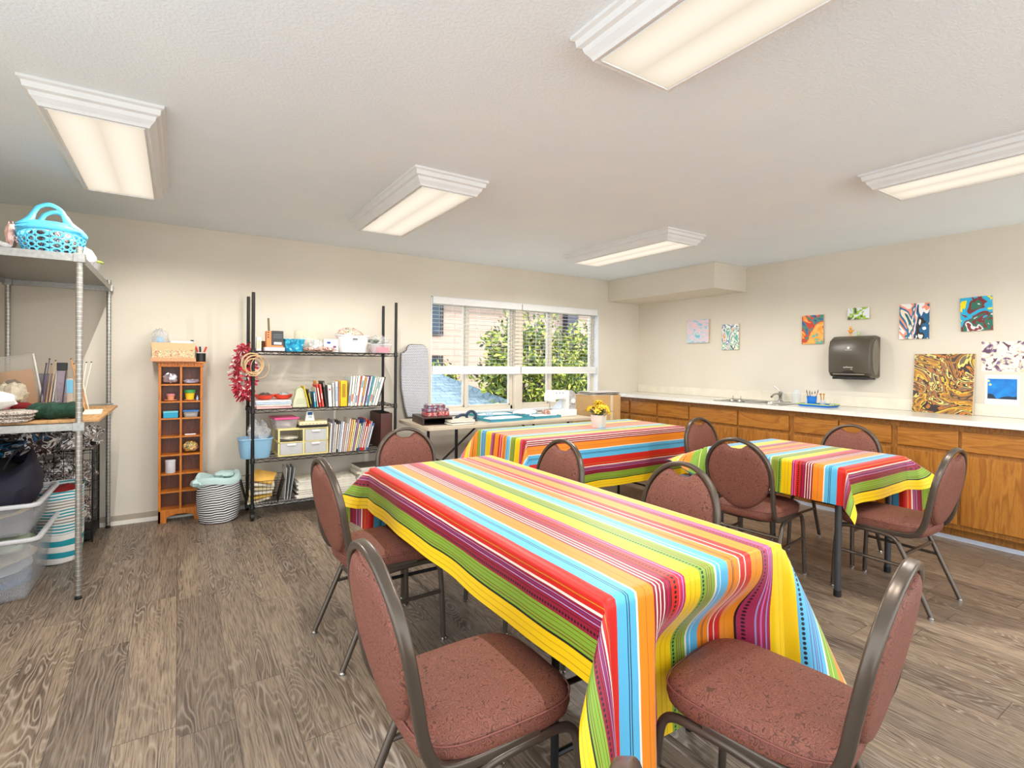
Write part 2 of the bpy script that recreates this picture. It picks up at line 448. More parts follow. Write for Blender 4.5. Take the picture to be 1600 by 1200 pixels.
wall_m, ceil_m, floor_m = mat_wall(), mat_ceiling(), mat_floor()
cloth_m, fabric_m = mat_cloth(), mat_fabric()
oak_v = mat_oak('oak_door', (172, 110, 40), (136, 80, 26), (188, 128, 52), 'Z')
oak_h = mat_oak('oak_drawer_front', (172, 110, 40), (136, 80, 26), (188, 128, 52), 'Y')
oak_f = mat_oak('oak_face_frame', (162, 106, 44), (128, 78, 30), (176, 120, 54), 'Z', 1.4)
pine_m = mat_oak('orange_stained_pine', (204, 118, 28), (176, 92, 16), (214, 132, 40), 'Z', 1.2)
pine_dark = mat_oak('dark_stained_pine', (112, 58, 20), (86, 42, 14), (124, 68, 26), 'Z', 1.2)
board_m = mat_oak('plywood_board', (196, 150, 98), (164, 116, 70), (210, 168, 116), 'Y', 1.0, 0.6)
frame_m = M('taupe_powder_coated_steel', (92, 81, 71), 0.3, 0.55, 0.03)
chrome = M('chrome', (200, 200, 200), 0.18, 1.0, 0.02)
galv = M('galvanised_steel', (158, 157, 152), 0.38, 0.85, 0.12, 60)
black_metal = M('black_wire_steel', (26, 25, 25), 0.35, 0.3, 0.05)
black_pl = M('black_plastic', (24, 23, 23), 0.4, 0, 0.05)
dgrey = M('dark_grey_steel', (70, 70, 72), 0.4, 0.4, 0.04)
white_pt = M('white_trim_paint', (224, 225, 225), 0.45, 0, 0.02)
counter_m = M('white_laminate', (232, 230, 222), 0.22, 0, 0.03, 14)
white_pl = M('white_plastic', (236, 236, 236), 0.35, 0, 0.02)
paper_m = M('paper', (232, 226, 212), 0.8, 0, 0.06, 40)
vinyl_m = M('beige_vinyl_frame', (214, 204, 186), 0.45, 0, 0.02)

# ------------------------------------------------------------------ room shell
XL, XR, YB, YW, H = -1.16, 5.456, -2.6, 5.136, 2.44
o = struct(MB().box(XL-.15, XR+.15, YB, YW+.0, -.2, 0).build('floor', floor_m, smooth=False))
o = struct(MB().box(XL-.15, XR+.15, YB, YW+.3, H, H+.2).build('ceiling', ceil_m, smooth=False))
# window wall with its opening
WX0, WX1, WZ0, WZ1, WD = 2.285, 4.70, 0.765, 2.035, 0.20
b = MB()
b.box(XL-.15, WX0, YW, YW+WD, -.2, H); b.box(WX1, XR+.15, YW, YW+WD, -.2, H)
b.box(WX0, WX1, YW, YW+WD, -.2, WZ0); b.box(WX0, WX1, YW, YW+WD, WZ1, H)
struct(b.build('wall_back', wall_m, smooth=False))
struct(MB().box(XR, XR+.15, -.9, YW, -.2, H).build('wall_right', wall_m, smooth=False))
struct(MB().box(XL-.15, XL, 2.2, YW, -.2, H).build('wall_left', wall_m, smooth=False))
# boxed soffit in the corner above the counter
struct(MB().box(4.869, XR, 3.496, YW, 1.325+.832, H).build('wall_soffit', wall_m, smooth=False, bevel=0.004))
# white reveal of the window opening
b = MB()
b.box(WX0-.002, WX0+.012, YW-.004, YW+WD, WZ0, WZ1); b.box(WX1-.012, WX1+.002, YW-.004, YW+WD, WZ0, WZ1)
b.box(WX0, WX1, YW-.004, YW+WD, WZ1-.012, WZ1+.002)
struct(b.build('trim_1', white_pt, smooth=False))
struct(MB().box(WX0-.03, WX1+.03, YW-.045, YW+WD, WZ0-.028, WZ0+.002).build('trim_2', white_pt, smooth=False, bevel=.004))
# baseboard
bb = MB().box(XL, 4.95, YW-.013, YW, 0.012, 0.075); bb.box(XL, 4.95, YW-.016, YW, 0, .034, 1)
struct(bb.build('baseboard_back', [M('grey_beige_base', (176, 164, 146), .6), M('white_base_strip', (244, 238, 226), .5)], smooth=False))

# window: two wide units, each two sashes
glass_m = NT('window_glass'); gm = glass_m
gm.set(0.02); tr = gm.node('ShaderNodeBsdfTransparent'); gl = gm.node('ShaderNodeBsdfGlossy'); gl.inputs['Roughness'].default_value = .02
mx = gm.node('ShaderNodeMixShader'); lw = gm.node('ShaderNodeLayerWeight'); lw.inputs[0].default_value = .12
gm.link(gm.math('MULTIPLY', lw.outputs[0], 0.5), mx.inputs[0]); gm.link(tr.outputs[0], mx.inputs[1]); gm.link(gl.outputs[0], mx.inputs[2]); gm.link(mx.outputs[0], gm.out.inputs[0])
glass_m = gm.mat
def window(n, x0, x1, xm):
    y0, y1 = YW+.085, YW+.145
    wdw = struct(thing('window_%d' % n, '', 'window')); del wdw['label']; del wdw['category']
    b = MB(); fw = .028
    b.box(x0, x0+fw, y0, y1, WZ0, WZ1-.012); b.box(x1-fw, x1, y0, y1, WZ0, WZ1-.012)
    b.box(x0, x1, y0, y1, WZ1-.06, WZ1-.012); b.box(x0, x1, y0, y1, WZ0, WZ0+.045)
    b.box(xm-.020, xm+.020, y0-.012, y1, WZ0+.04, WZ1-.05)
    b.build('frame', vinyl_m, wdw, smooth=False, bevel=.003)
    for a, c in ((x0+fw, xm-.020), (xm+.020, x1-fw)):
        b = MB(); s = .016
        b.box(a, a+s, y0+.012, y1-.008, WZ0+.045, WZ1-.06); b.box(c-s, c, y0+.012, y1-.008, WZ0+.045, WZ1-.06)
        b.box(a, c, y0+.012, y1-.008, WZ0+.045, WZ0+.065); b.box(a, c, y0+.012, y1-.008, WZ1-.08, WZ1-.06)
        sa = b.build('sash', vinyl_m, wdw, smooth=False, bevel=.002)
        MB().box(a+s, c-s, YW+.118, YW+.122, WZ0+.065, WZ1-.08).build('pane', glass_m, sa, smooth=False)
    b = MB(); b.box(xm-.028, xm-.012, y0-.03, y0-.01, WZ0+.07, WZ0+.17)
    b.build('latch', vinyl_m, wdw, smooth=False, bevel=.002)
window(1, WX0+.012, 3.395, 2.765)
window(2, 3.505, WX1-.012, 3.96)
struct(MB().box(3.395, 3.505, YW+.03, YW+.16, WZ0, WZ1-.012).build('trim_3', vinyl_m, smooth=False, bevel=.004))

# horizontal blinds: slats open, pulled down half way
slat_m = M('white_blind_slat', (240, 240, 238), .4, 0, .02)
def blind(x0, x1, label, wand):
    t = thing('window_blind', label, 'blind', (x0, YW+.03, 0))
    L = x1-x0
    MB().box(0, L, -.045, .02, 1.955, 2.028).build('headrail', slat_m, t, smooth=False, bevel=.004)
    n = 15; z0, z1 = 1.315, 1.925
    for i in range(n):
        z = z0+(z1-z0)*i/(n-1)
        b = MB(); b.grid(lambda u, v, z=z: (0.006+(L-.012)*u, -.026+.05*v, z+.0016*(1-(2*v-1)**2)), 1, 4)
        b.build('slat', slat_m, t, solid=.0012)
    b = MB()
    for i in range(8): b.cbox((L/2, -.001, 1.217+i*.0082), (L-.012, .050, .0074))
    b.build('gathered_slats', slat_m, t, smooth=False)
    MB().box(.004, L-.004, -.027, .025, 1.188, 1.212).build('bottom_rail', slat_m, t, smooth=False, bevel=.004)
    for fx in (.09, .5, .91):
        b = MB()
        for dy in (-.026, .024): b.box(L*fx-.0008, L*fx+.0008, dy-.0006, dy+.0006, 1.2, 1.96)
        b.build('ladder_cord', slat_m, t, smooth=False)
    MB().cyl((wand, -.04, 1.35), (wand, -.04, 1.95), .0035, 6).build('tilt_wand', clear('clear_wand', a=.5), t)
blind(2.302, 3.458, 'white slatted blind half lowered over the window beside the ironing board', .23)
blind(3.468, 4.672, 'white slatted blind half lowered over the window behind the sewing machine', .20)

# unseen pale slabs added behind and beside the camera to bounce daylight inside
struct(MB().box(-12, 14, -16, YB-.01, -.3, -.1).build('ground', M('pale_bounce_slab', (222, 218, 210), .8), smooth=False))
struct(MB().box(-12, XL-.16, YB-.01, 2.2, -.3, -.1).build('ground', MATS['pale_bounce_slab'], smooth=False))

# ------------------------------------------------------------------ outside the window
brick_m = NT('pale_pink_brick_siding'); t = brick_m; t.set(.85)
bt = t.node('ShaderNodeTexBrick'); t.link(t.coords('Object', rot=(pi/2, 0, 0)), bt.inputs[0])
bt.inputs['Scale'].default_value = 1.0; bt.inputs['Brick Width'].default_value = 2.4; bt.inputs['Row Height'].default_value = .165
bt.inputs['Mortar Size'].default_value = .009; bt.inputs['Color1'].default_value = lin((200, 176, 160)); bt.inputs['Color2'].default_value = lin((190, 164, 148)); bt.inputs['Mortar'].default_value = lin((132, 104, 92))
t.base(t.mix(t.noise(t.coords('Object'), 7, 4), bt.outputs[0], lin((180, 154, 138)))); t.bump(bt.outputs[1], -.6, .02)
brick_m = brick_m.mat
sh = NT('blue_grey_roof_shingles'); t = sh; t.set(.8)
bt = t.node('ShaderNodeTexBrick'); t.link(t.coords('UV'), bt.inputs[0])
bt.inputs['Scale'].default_value = 1.0; bt.inputs['Brick Width'].default_value = .30; bt.inputs['Row Height'].default_value = .13; bt.inputs['Mortar Size'].default_value = .008
bt.inputs['Color1'].default_value = lin((104, 126, 140)); bt.inputs['Color2'].default_value = lin((126, 148, 160)); bt.inputs['Mortar'].default_value = lin((66, 82, 94))
t.base(t.mix(.35, bt.outputs[0], t.ramp(t.noise(t.coords('UV'), 60, 3), [(.3, lin((92, 110, 122))), (.7, lin((146, 166, 176)))]))); sh = sh.mat
darkwin = M('dark_window_glass', (44, 62, 78), .15)
ob = thing('neighbour_building', 'pale pink lap sided building with deep eaves seen through the window', 'building', (0, 12.0, 0))
MB().box(3.5, 12.5, 0, .3, -3, 3.15).build('facade', brick_m, ob, smooth=False)
MB().box(3.2, 12.8, -.52, .4, 3.15, 3.35).build('eave', M('dark_eave', (70, 66, 70), .7), ob, smooth=False)
for wx, wz0, wz1 in ((5.0, 2.05, 3.0), (5.0, .2, 1.42)):
    f_ = MB(); f_.box(wx-.06, wx+.66, -.05, .0, wz0-.06, wz0); f_.box(wx-.06, wx+.66, -.05, .0, wz1, wz1+.06); f_.box(wx-.06, wx, -.05, 0, wz0, wz1); f_.box(wx+.6, wx+.66, -.05, 0, wz0, wz1)
    fo = f_.build('window_frame', M('dark_window_frame', (40, 38, 38), .5), ob, smooth=False)
    MB().box(wx, wx+.6, -.02, -.005, wz0, wz1).build('window_pane', darkwin, fo, smooth=False)
MB().box(9.55, 9.95, -.25, -.02, -3, 3.15).build('downspout', M('dark_slate_blue_metal', (52, 54, 70), .5), ob, smooth=False)
# lower roof with a falling hip line
b = MB()
q = [(2.0, 6.0, -1.15), (7.6, 6.0, -1.15), (5.2, 7.6, .52), (4.35, 9.6, 1.12), (1.5, 9.6, 1.12)]
q = [(1.0, 5.7, -.55), (6.4, 5.7, -.55), (5.55, 7.6, .42), (4.2, 9.9, 1.22), (1.0, 9.9, 1.22)]
b.add(q + [(x, y, z-.12) for x, y, z in q], [(0, 1, 2, 3, 4), (9, 8, 7, 6, 5)] + [(i, (i+1) % 5+0, (i+1) % 5+5, i+5) for i in range(5)])
b.uv = [(x, y*1.12) for x, y, z in b.v]
tag(b.build('shingle_roof', sh, smooth=False), 'low blue grey shingle roof sloping just outside the window', 'roof')
leaf_m = NT('bush_leaves'); t = leaf_m; t.set(.55)
t.base(t.ramp(t.node('ShaderNodeNewGeometry').outputs['Random Per Island'], [(0, lin((26, 38, 14))), (.4, lin((72, 94, 28))), (.7, lin((140, 156, 50))), (1, lin((206, 200, 92)))])); leaf_m = leaf_m.mat
bark = M('grey_bark', (128, 112, 98), .8, 0, .2, 20)
def bush(loc, size, nleaf, seed, label, name='leafy_bush'):
    rnd = random.Random(seed); t = thing(name, label, 'bush', loc)
    b = MB()
    for i in range(34):
        a = rnd.uniform(0, 6.28); x1, y1 = cos(a)*size[0]*rnd.uniform(.2, 1), sin(a)*size[1]*rnd.uniform(.2, 1)
        z1 = size[2]*rnd.uniform(.45, 1.7); m_ = (x1*.35+rnd.uniform(-.15, .15), y1*.35, z1*.5)
        b.tube(catmull([(rnd.uniform(-.1, .1), 0, 0), m_, (x1, y1, z1)], 4), [.03-.0028*k for k in range(9)], 5)
    b.build('stem', bark, t)
    b = MB()
    for i in range(nleaf):
        a, zz = rnd.uniform(0, 6.28), rnd.uniform(-1, 1); rr = (1-zz*zz)**.5; k = rnd.uniform(.45, 1.05)
        k *= 1+.18*sin(3*a+seed)+.15*sin(5*zz*3+a*2)
        c = Vector((cos(a)*rr*k*size[0], sin(a)*rr*k*size[1], size[2]*(1+zz*k)))
        n_ = Vector((rnd.gauss(0, 1), rnd.gauss(0, 1)-.6, rnd.gauss(0, 1)+.5)).normalized(); t1 = n_.orthogonal().normalized(); t1 = Matrix.Rotation(rnd.uniform(0, 6.28), 3, n_) @ t1; t2 = n_.cross(t1)
        L = rnd.uniform(.04, .078)
        b.add([c-t1*L, c-t2*L*.45+n_*.008, c+t1*L, c+t2*L*.45+n_*.008], [(0, 1, 2, 3)])
    b.build('foliage', leaf_m, t, smooth=False)
bush((6.05, 8.7, -.55), (1.20, .85, 1.45), 9000, 3, 'tall yellow green leafy bush outside the middle of the window')
bush((8.35, 9.6, -.4), (.85, .7, 1.30), 5000, 8, 'darker green bush outside near the dark downspout')
bush((4.9, 10.4, .2), (.5, .4, .55), 800, 12, 'small reddish sprig bush in front of the pink facade')
struct(MB().box(-6, 22, 5.4, 26, -3.2, -3.0).build('ground', M('outside_ground', (120, 116, 100), .9), smooth=False))

# ------------------------------------------------------------------ ceiling fixtures
lens_m = NT('lit_prismatic_lens'); t = lens_m
x_, y_, z_ = t.sep(t.coords('Object'))
a = t.math('ABSOLUTE', t.math('SUBTRACT', t.math('ABSOLUTE', x_), .078))
fac = t.math('SUBTRACT', 1.0, t.math('MULTIPLY', t.math('POWER', t.math('MULTIPLY', a, 11.5), 2.0), 1.0), True)
ye = t.math('SUBTRACT', 1.0, t.math('POWER', t.math('MULTIPLY', t.math('ABSOLUTE', y_), 1.63), 14.0), True)
col = t.ramp(t.math('MULTIPLY', fac, ye), [(0.0, (.80, .68, .53, 1)), (1.0, (1.0, .90, .74, 1))])
em = t.node('ShaderNodeEmission'); t.link(col, em.inputs[0]); em.inputs[1].default_value = LENS_EMIT
t.link(em.outputs[0], t.out.inputs[0]); lens_m = lens_m.mat
def ceiling_lamp(cx, cy, label, group=None):
    t = thing('ceiling_light', label, 'light', (cx, cy, 0), 0, group)
    b = MB()
    def rr(hw, hl, z): return [(-hw, -hl, z), (hw, -hl, z), (hw, hl, z), (-hw, hl, z)]
    b.rings([rr(.165, .602, 2.352), rr(.186, .622, 2.348), rr(.192, .628, 2.360), rr(.207, .643, 2.378), rr(.212, .648, 2.394), rr(.226, .662, 2.400), rr(.230, .666, 2.422), rr(.242, .678, 2.428), rr(.242, .678, 2.4395)], cap0=False)
    b.build('housing', white_pt, t, smooth=False)
    b = MB().tube([(-.166, -.603, 2.350), (.166, -.603, 2.350), (.166, .603, 2.350), (-.166, .603, 2.350)], .004, 4, closed=True)
    b.build('lens_rim', white_pt, t, smooth=False)
    MB().box(-.165, .165, -.602, .602, 2.3535, 2.357).build('lens', lens_m, t, smooth=False)
    for k in (-.42, 0, .42):
        ld = bpy.data.lights.new('fluorescent_glow', 'SPOT'); ld.energy = LAMP_POWER; ld.color = (1, .965, .91); ld.shadow_soft_size = 0.0
        ld.spot_size = R(172); ld.spot_blend = .35
        lo = bpy.data.objects.new('fluorescent_glow', ld); COL.objects.link(lo); lo.parent = t; lo.location = (0, k, 2.30)
for cx, cy, lb in ((-.297, 3.43, 'lit white ceiling light nearest the metal storage rack'),
                   (1.362, 3.43, 'lit white ceiling light above the far end of the front striped table'),
                   (3.566, 3.50, 'lit white ceiling light nearest the boxed soffit'),
                   (3.566, .76, 'lit white ceiling light above the small square table by the cabinets'),
                   (1.362, .705, 'large lit white ceiling light nearest the camera, cut by the top of the frame')):
    ceiling_lamp(cx, cy, lb)

# ------------------------------------------------------------------ banquet chairs
def make_chair(label):
    t = thing('banquet_chair', label, 'chair', (0, 0, 0), 0, 'oval back banquet chairs')
    # seat cushion
    def outl(k, z, n=56):
        r_ = []
        for i in range(n):
            a = 2*pi*i/n; c_, s_ = cos(a), sin(a)
            e = 2/4.2; x = abs(c_)**e*(1 if c_ > 0 else -1); y = abs(s_)**e*(1 if s_ > 0 else -1)
            wy = .205-.012*(1-y)/2*1.2
            r_.append((x*(wy-k), .022+y*(.222-k), z))
        return r_
    b = MB().rings([outl(.03, .398), outl(.012, .398), outl(.003, .408), outl(-.002, .428), outl(0, .445), outl(.004, .455), outl(.012, .464), outl(.028, .472), outl(.06, .479), outl(.10, .482), outl(.16, .484)])
    seat = b.build('seat', fabric_m, t, angle=60)
    MB().tube(outl(-.0012, .4525), .0024, 5, closed=True).build('piping', M('brown_piping', (132, 76, 66), .6), seat)
    b = MB().rings([outl(.05, .385), outl(.035, .385), outl(.032, .40)]); b.build('seat_pan', black_pl, t)
    # back: leans from the seat up; y as a function of height
    def yb(z): return -.196-.088*(z-.42)/.47
    def backpt(x, z, d=0): return Vector((x, yb(z)+d*.98, z+d*.18))
    # frame loop
    zc, rx, rz = .675, .196, .203
    P = []
    for sgn in (1, -1):
        side = [(.188, .10, .402), (.188, 0, .402), (.188, -.09, .403), (.190, -.150, .412), (.192, -.185, .438), (.194, yb(.50), .50), (.196, yb(.59), .59)]
        if sgn > 0: P += side
        else: left = [(-x, y, z) for x, y, z in side][::-1]
    P += [(rx*cos(a), yb(zc+rz*sin(a)), zc+rz*sin(a)) for a in [pi*i/14 for i in range(0, 15)]]
    P += left
    prof = [(u*1.0, v*1.0) for u, v in rrect(.021, .030, .007, 3)]
    # profile axes: N follows the x/z plane, so give explicit frames
    pts = catmull(P, 3); k = len(pts); rings = []
    for i in range(k):
        tg = (pts[min(i+1, k-1)]-pts[max(i-1, 0)]).normalized()
        dpt = Vector((0, .98, .18)) if pts[i].z > .50 else Vector((0, .98, .18)).lerp(Vector((0, 0.05, 1)), min(1, (.50-pts[i].z)/.09))
        B_ = (dpt-tg*dpt.dot(tg)).normalized(); N_ = tg.cross(B_)
        rings.append([pts[i]+N_*u+B_*v for u, v in prof])
    MB().rings(rings).build('back_frame', frame_m, t, angle=50)
    # back cushion with the hand-hold dip at the top
    def outb(k, d, n=72):
        r_ = []
        for i in range(n):
            a = 2*pi*i/n; c_, s_ = cos(a), sin(a)
            hz = .199 if s_ > 0 else .207
            zc2 = .665
            x = c_*(.186-k); z = zc2+s_*(hz-k)
            if s_ < 0: x *= 1-.10*s_*s_
            if s_ > .3: z -= .042*math.exp(-(x/.054)**4)*(s_ > 0)
            r_.append(backpt(x, z, d))
        return r_
    b = MB().rings([outb(.10, .026), outb(.05, .024), outb(.02, .019), outb(.005, .011), outb(0, .003), outb(0, -.006), outb(.004, -.013), outb(.015, -.019), outb(.05, -.021), outb(.10, -.022)])
    bk = b.build('backrest', fabric_m, t, angle=60)
    MB().tube(outb(-.001, -.002), .0022, 4, closed=True).build('piping', MATS['brown_piping'], bk)
    for s in (1, -1):
        fl = catmull([(.205*s, .237, .014), (.201*s, .230, .20), (.197*s, .222, .325), (.194*s, .205, .372), (.192*s, .165, .388), (.191*s, .10, .389)], 5)
        lg = MB().tube(fl, .0125, 10).build('leg', frame_m, t)
        MB().lathe([(.0145, 0), (.0145, .007), (.010, .012), (.010, .022)], 12, (.205*s, .237, 0)).build('foot_glide', chrome, lg)
        rl = catmull([(.191*s, .10, .389), (.192*s, 0, .387), (.194*s, -.065, .375), (.197*s, -.105, .325), (.201*s, -.175, .17), (.205*s, -.245, .014)], 5)
        lg = MB().tube(rl, .0125, 10).build('leg', frame_m, t)
        MB().lathe([(.0145, 0), (.0145, .007), (.010, .012), (.010, .022)], 12, (.205*s, -.245, 0)).build('foot_glide', chrome, lg)
        MB().tube([(.202*s, .231, .235), (.1985*s, -.145, .235)], .009, 8).build('stretcher', frame_m, t)
    MB().tube([(-.198, -.118, .30), (.198, -.118, .30)], .009, 8).build('stretcher', frame_m, t)
    b = MB().tube([(-.19, .15, .388), (.19, .15, .388)], .010, 8); b.tube([(-.19, -.03, .388), (.19, -.03, .388)], .010, 8)
    b.build('seat_frame', frame_m, t)
    return t
# x, y, heading (rad), label
CH = [(.82, 2.418, .061, 'maroon chair at the front table on its book shelf side, farther from the camera'),
      (.661, 1.225, 0.0, 'maroon foreground chair seen from behind with its whole seat showing'),
      (1.262, 2.965, -pi/2, 'maroon chair at the far end of the front table before the beige folding table'),
      (1.33, .755, pi/2+.16, 'maroon foreground chair pushed into the end drape of the striped cloth'),
      (1.576, 2.307, pi, 'maroon chair back seen over the front table before the vase table drape'),
      (1.623, 1.51, pi, 'maroon chair back over the front table just before the chair turned away'),
      (3.08, 1.89, .133, 'maroon chair turned away from the camera at the small square table'),
      (3.591, 2.433, -pi/2, 'maroon oval back chair between the vase table and the square table'),
      (3.95, 1.826, pi+.05, 'maroon oval back chair between the square table and the oak cabinets'),
      (3.517, 1.298, pi/2, 'maroon chair side on, its seat under the yellow hem of the square table'),
      (.57, .165, -.78, 'chair showing only its rounded frame top at the bottom edge')]
ch0 = make_chair('x')
for i, (x, y, th, lb) in enumerate(CH):
    c = ch0 if i == 0 else dup(ch0, (x, y, 0), th-pi/2)
    c.location = (x, y, 0); c.rotation_euler = (0, 0, th-pi/2); c['label'] = lb

# ------------------------------------------------------------------ tables under cloths
def fold_table(name, label, x0, x1, y0, y1, z, leg_r, leg_m, long_axis, inset=.12, thick=.03, far=None, top_m=None, feet=True, cat='table', square=False, zoff=0):
    t = thing(name, label, cat, ((x0+x1)/2, (y0+y1)/2, 0)); hx, hy = (x1-x0)/2, (y1-y0)/2
    b = MB(); b.prism(rrect(2*hx, 2*hy, .035, 4), z-thick, z); b.build('tabletop', top_m or M('beige_laminate_top', (206, 192, 168), .5), t, bevel=.004)
    px, py = (hx-inset, hy-.06) if long_axis == 'x' else (hx-.06, hy-inset)
    if square: px, py = hx-.055, hy-.055
    pyn = py; pyf = py if far is None else hy-far
    for sx in (-1, 1):
        for sy in (-1, 1):
            py = pyf if sy > 0 else pyn
            lg = MB().cyl((sx*px, sy*py, .03), (sx*px, sy*py, z-thick), leg_r, 12).build('leg', leg_m, t)
            MB().lathe([(leg_r*1.1, 0), (leg_r*1.15, .035), (leg_r*.9, .038)], 12, (sx*px, sy*py, 0), cap1=True).build('rubber_foot', black_pl, lg)
    if not square:
        for s in (-1, 1):
            py = pyf if s > 0 else pyn
            if long_axis == 'x':
                MB().tube([(s*px, -py, .16), (s*px, py, .16)], leg_r*.8, 8).build('leg_brace', leg_m, t)
                MB().tube([(s*px, 0, .36), (s*(px-.42), 0, z-thick-.01)], leg_r*.7, 8).build('folding_strut', leg_m, t)
                MB().tube([(s*px, -py, .36), (s*px, py, .36)], leg_r*.7, 8).build('leg_brace', leg_m, t)
            else:
                MB().tube([(-px, s*py, .16), (px, s*py, .16)], leg_r*.8, 8).build('leg_brace', leg_m, t)
                MB().tube([(0, s*py, .36), (0, s*(py-.42), z-thick-.01)], leg_r*.7, 8).build('folding_strut', leg_m, t)
                MB().tube([(-px, s*py, .36), (px, s*py, .36)], leg_r*.7, 8).build('leg_brace', leg_m, t)
    return t
T1 = (.872, 1.634, .915, 2.745); T2 = (2.155, 3.925, 3.115, 3.85); T3 = (3.12, 3.905, 1.385, 2.28)
fold_table('folding_table', 'long folding table under the striped cloth in the foreground', T1[0]+.012, T1[1]-.012, T1[2]+.012, T1[3]-.012, .748, .0125, M('black_leg_steel', (34, 34, 36), .35, .4), 'y', .275, far=.075)
fold_table('folding_table', 'folding table under the striped cloth with the flower vase', T2[0]+.012, T2[1]-.012, T2[2]+.012, T2[3]-.012, .748, .0125, MATS['black_leg_steel'], 'x', .16)
fold_table('card_table', 'small square table with grey round legs under a striped cloth', T3[0]+.012, T3[1]-.012, T3[2]+.012, T3[3]-.012, .748, .018, dgrey, 'x', square=True)

def smooth01(a, b, v):
    k = max(0, min(1, (v-a)/(b-a))); return k*k*(3-2*k)
def tablecloth(label, T, ov, axis, flip, corners, seats=(), push=None, wav=.008, seed=1, res=.016, flare=.05):
    """ov: overhang (x0, x1, y0, y1). corners {(sx, sy): (tilt_deg, bias)}"""
    x0, x1, y0, y1 = T; zt = .7515; oL, oR, oN, oF = ov
    Lx, Ly = x1-x0+oL+oR, y1-y0+oN+oF; nu, nv = int(Lx/res), int(Ly/res)
    rnd = random.Random(seed); ph = [rnd.uniform(0, 6.28) for _ in range(8)]
    us, vs_ = [], []
    def coordlist(a, b, A, B, n):
        """put grid lines exactly at the table edges"""
        L = [A+(B-A)*i/n for i in range(n+1)]
        for e in (a, b):
            k = min(range(len(L)), key=lambda i: abs(L[i]-e)); L[k] = e
        return L
    PX = coordlist(x0, x1, x0-oL, x1+oR, nu); PY = coordlist(y0, y1, y0-oN, y1+oF, nv)
    uv = []
    def wave(q, side, d, ovh):
        return wav*smooth01(0, ovh, d)*(sin(q*9+ph[side])+.6*sin(q*17+ph[side+4]))
    def fn(p, q):
        ax = (x0-p) if p < x0-1e-6 else ((p-x1) if p > x1+1e-6 else 0); sx = -1 if p < x0 else 1
        ay = (y0-q) if q < y0-1e-6 else ((q-y1) if q > y1+1e-6 else 0); sy = -1 if q < y0 else 1
        if not ax and not ay:
            # soften the table edge
            e = min(p-x0, x1-p, q-y0, q and y1-q); return Vector((p, q, zt-.004*max(0, 1-e/.012)))
        r0 = .004
        if ax and not ay:
            ovh = oL if sx < 0 else oR; fade = smooth01(0, .18, min(q-y0, y1-q))
            X = (x1 if sx > 0 else x0)+sx*(r0+flare*ax+fade*(wave(q, 0 if sx < 0 else 1, ax, ovh)+.008*smooth01(0, .3, ax))); v = Vector((X, q, zt-ax-.004)); side = (sx, 0)
        elif ay and not ax:
            ovh = oN if sy < 0 else oF; fade = smooth01(0, .18, min(p-x0, x1-p))
            Y = (y1 if sy > 0 else y0)+sy*(r0+flare*ay+fade*(wave(p, 2 if sy < 0 else 3, ay, ovh)+.008*smooth01(0, .3, ay))); v = Vector((p, Y, zt-ay-.004)); side = (0, sy)
        else:
            r_ = math.hypot(ax, ay); f_ = math.atan2(ay, ax); tilt, bias, sag = corners.get((sx, sy), (22, 0, 0))
            s_ = f_/(pi/2); pk = sin(pi*s_)**.75
            az = s_*pi/2; az = az+(R(bias)-pi/4)*sin(pi*s_) if bias else az
            tl = R(tilt)*pk*(1-sag*r_)
            cx, cy = (x1 if sx > 0 else x0), (y1 if sy > 0 else y0)
            hx = sin(tl)*cos(az)+flare*cos(f_); hy = sin(tl)*sin(az)+flare*sin(f_)
            v = Vector((cx+sx*(r0*cos(f_)+r_*hx), cy+sy*(r0*sin(f_)+r_*hy), zt-.004-r_*cos(tl))); side = (sx, sy)
        for (sa, sb, sc2, sd, sdx, sdy) in seats:     # chair seats under the cloth: it lies on them
            if side == (sdx, sdy):
                q2 = v.y if sdx else v.x; lo, hi = (sc2, sd) if sdx else (sa, sb)
                k = smooth01(lo-.05, lo+.01, q2)*(1-smooth01(hi-.01, hi+.05, q2))
                if v.z < .494 and k > 0:
                    ex = .494-v.z; v.z += ex*k; v.x += sdx*ex*k; v.y += sdy*ex*k
        if push:
            pv = push(v);
            if pv is not None: v = pv
        return v
    b = MB(); vsn = []
    for q in PY:
        for p in PX:
            vsn.append(fn(p, q))
            s_, t_ = ((p-(x0-oL)), q-y0+1) if axis == 'y' else ((q-(y0-oN)), p-x0+1)
            if flip: s_ = 1.34-s_
            uv.append((s_, t_))
    n = len(PX)
    b.add(vsn, [(j*n+i, j*n+i+1, (j+1)*n+i+1, (j+1)*n+i) for j in range(len(PY)-1) for i in range(n-1)])
    b.uv = uv
    o = b.build('tablecloth', cloth_m, angle=180)
    return tag(o, label, 'tablecloth')
def push1(v):
    # near end drape of the front table is pressed in by the chair seat
    if v.y < T1[2]+.02:
        k = smooth01(1.02, 1.12, v.x)*(1-smooth01(1.50, 1.60, v.x)); kz = 1-smooth01(.49, .70, v.z)
        return Vector((v.x, v.y+.125*k*kz, v.z))
tablecloth('rainbow striped cloth on the long table in the foreground', T1, (.218, .352, .50, .36), 'y', False,
           {(-1, -1): (17, 8, 0), (1, -1): (26, 8, 0), (-1, 1): (44, 0, 0), (1, 1): (30, 0, 0)},
           seats=[(0, 0, 2.10, 2.52, 1, 0), (0, 0, 1.30, 1.72, 1, 0), (1.05, 1.48, 0, 0, 0, 1)], push=push1, seed=4, wav=.0045)
tablecloth('rainbow striped cloth on the table with the flower vase', T2, (.36, .36, .425, .17), 'x', False,
           {(-1, -1): (24, 0, 0), (1, -1): (24, 0, 0), (-1, 1): (30, 0, 0), (1, 1): (24, 0, 0)}, seed=7)
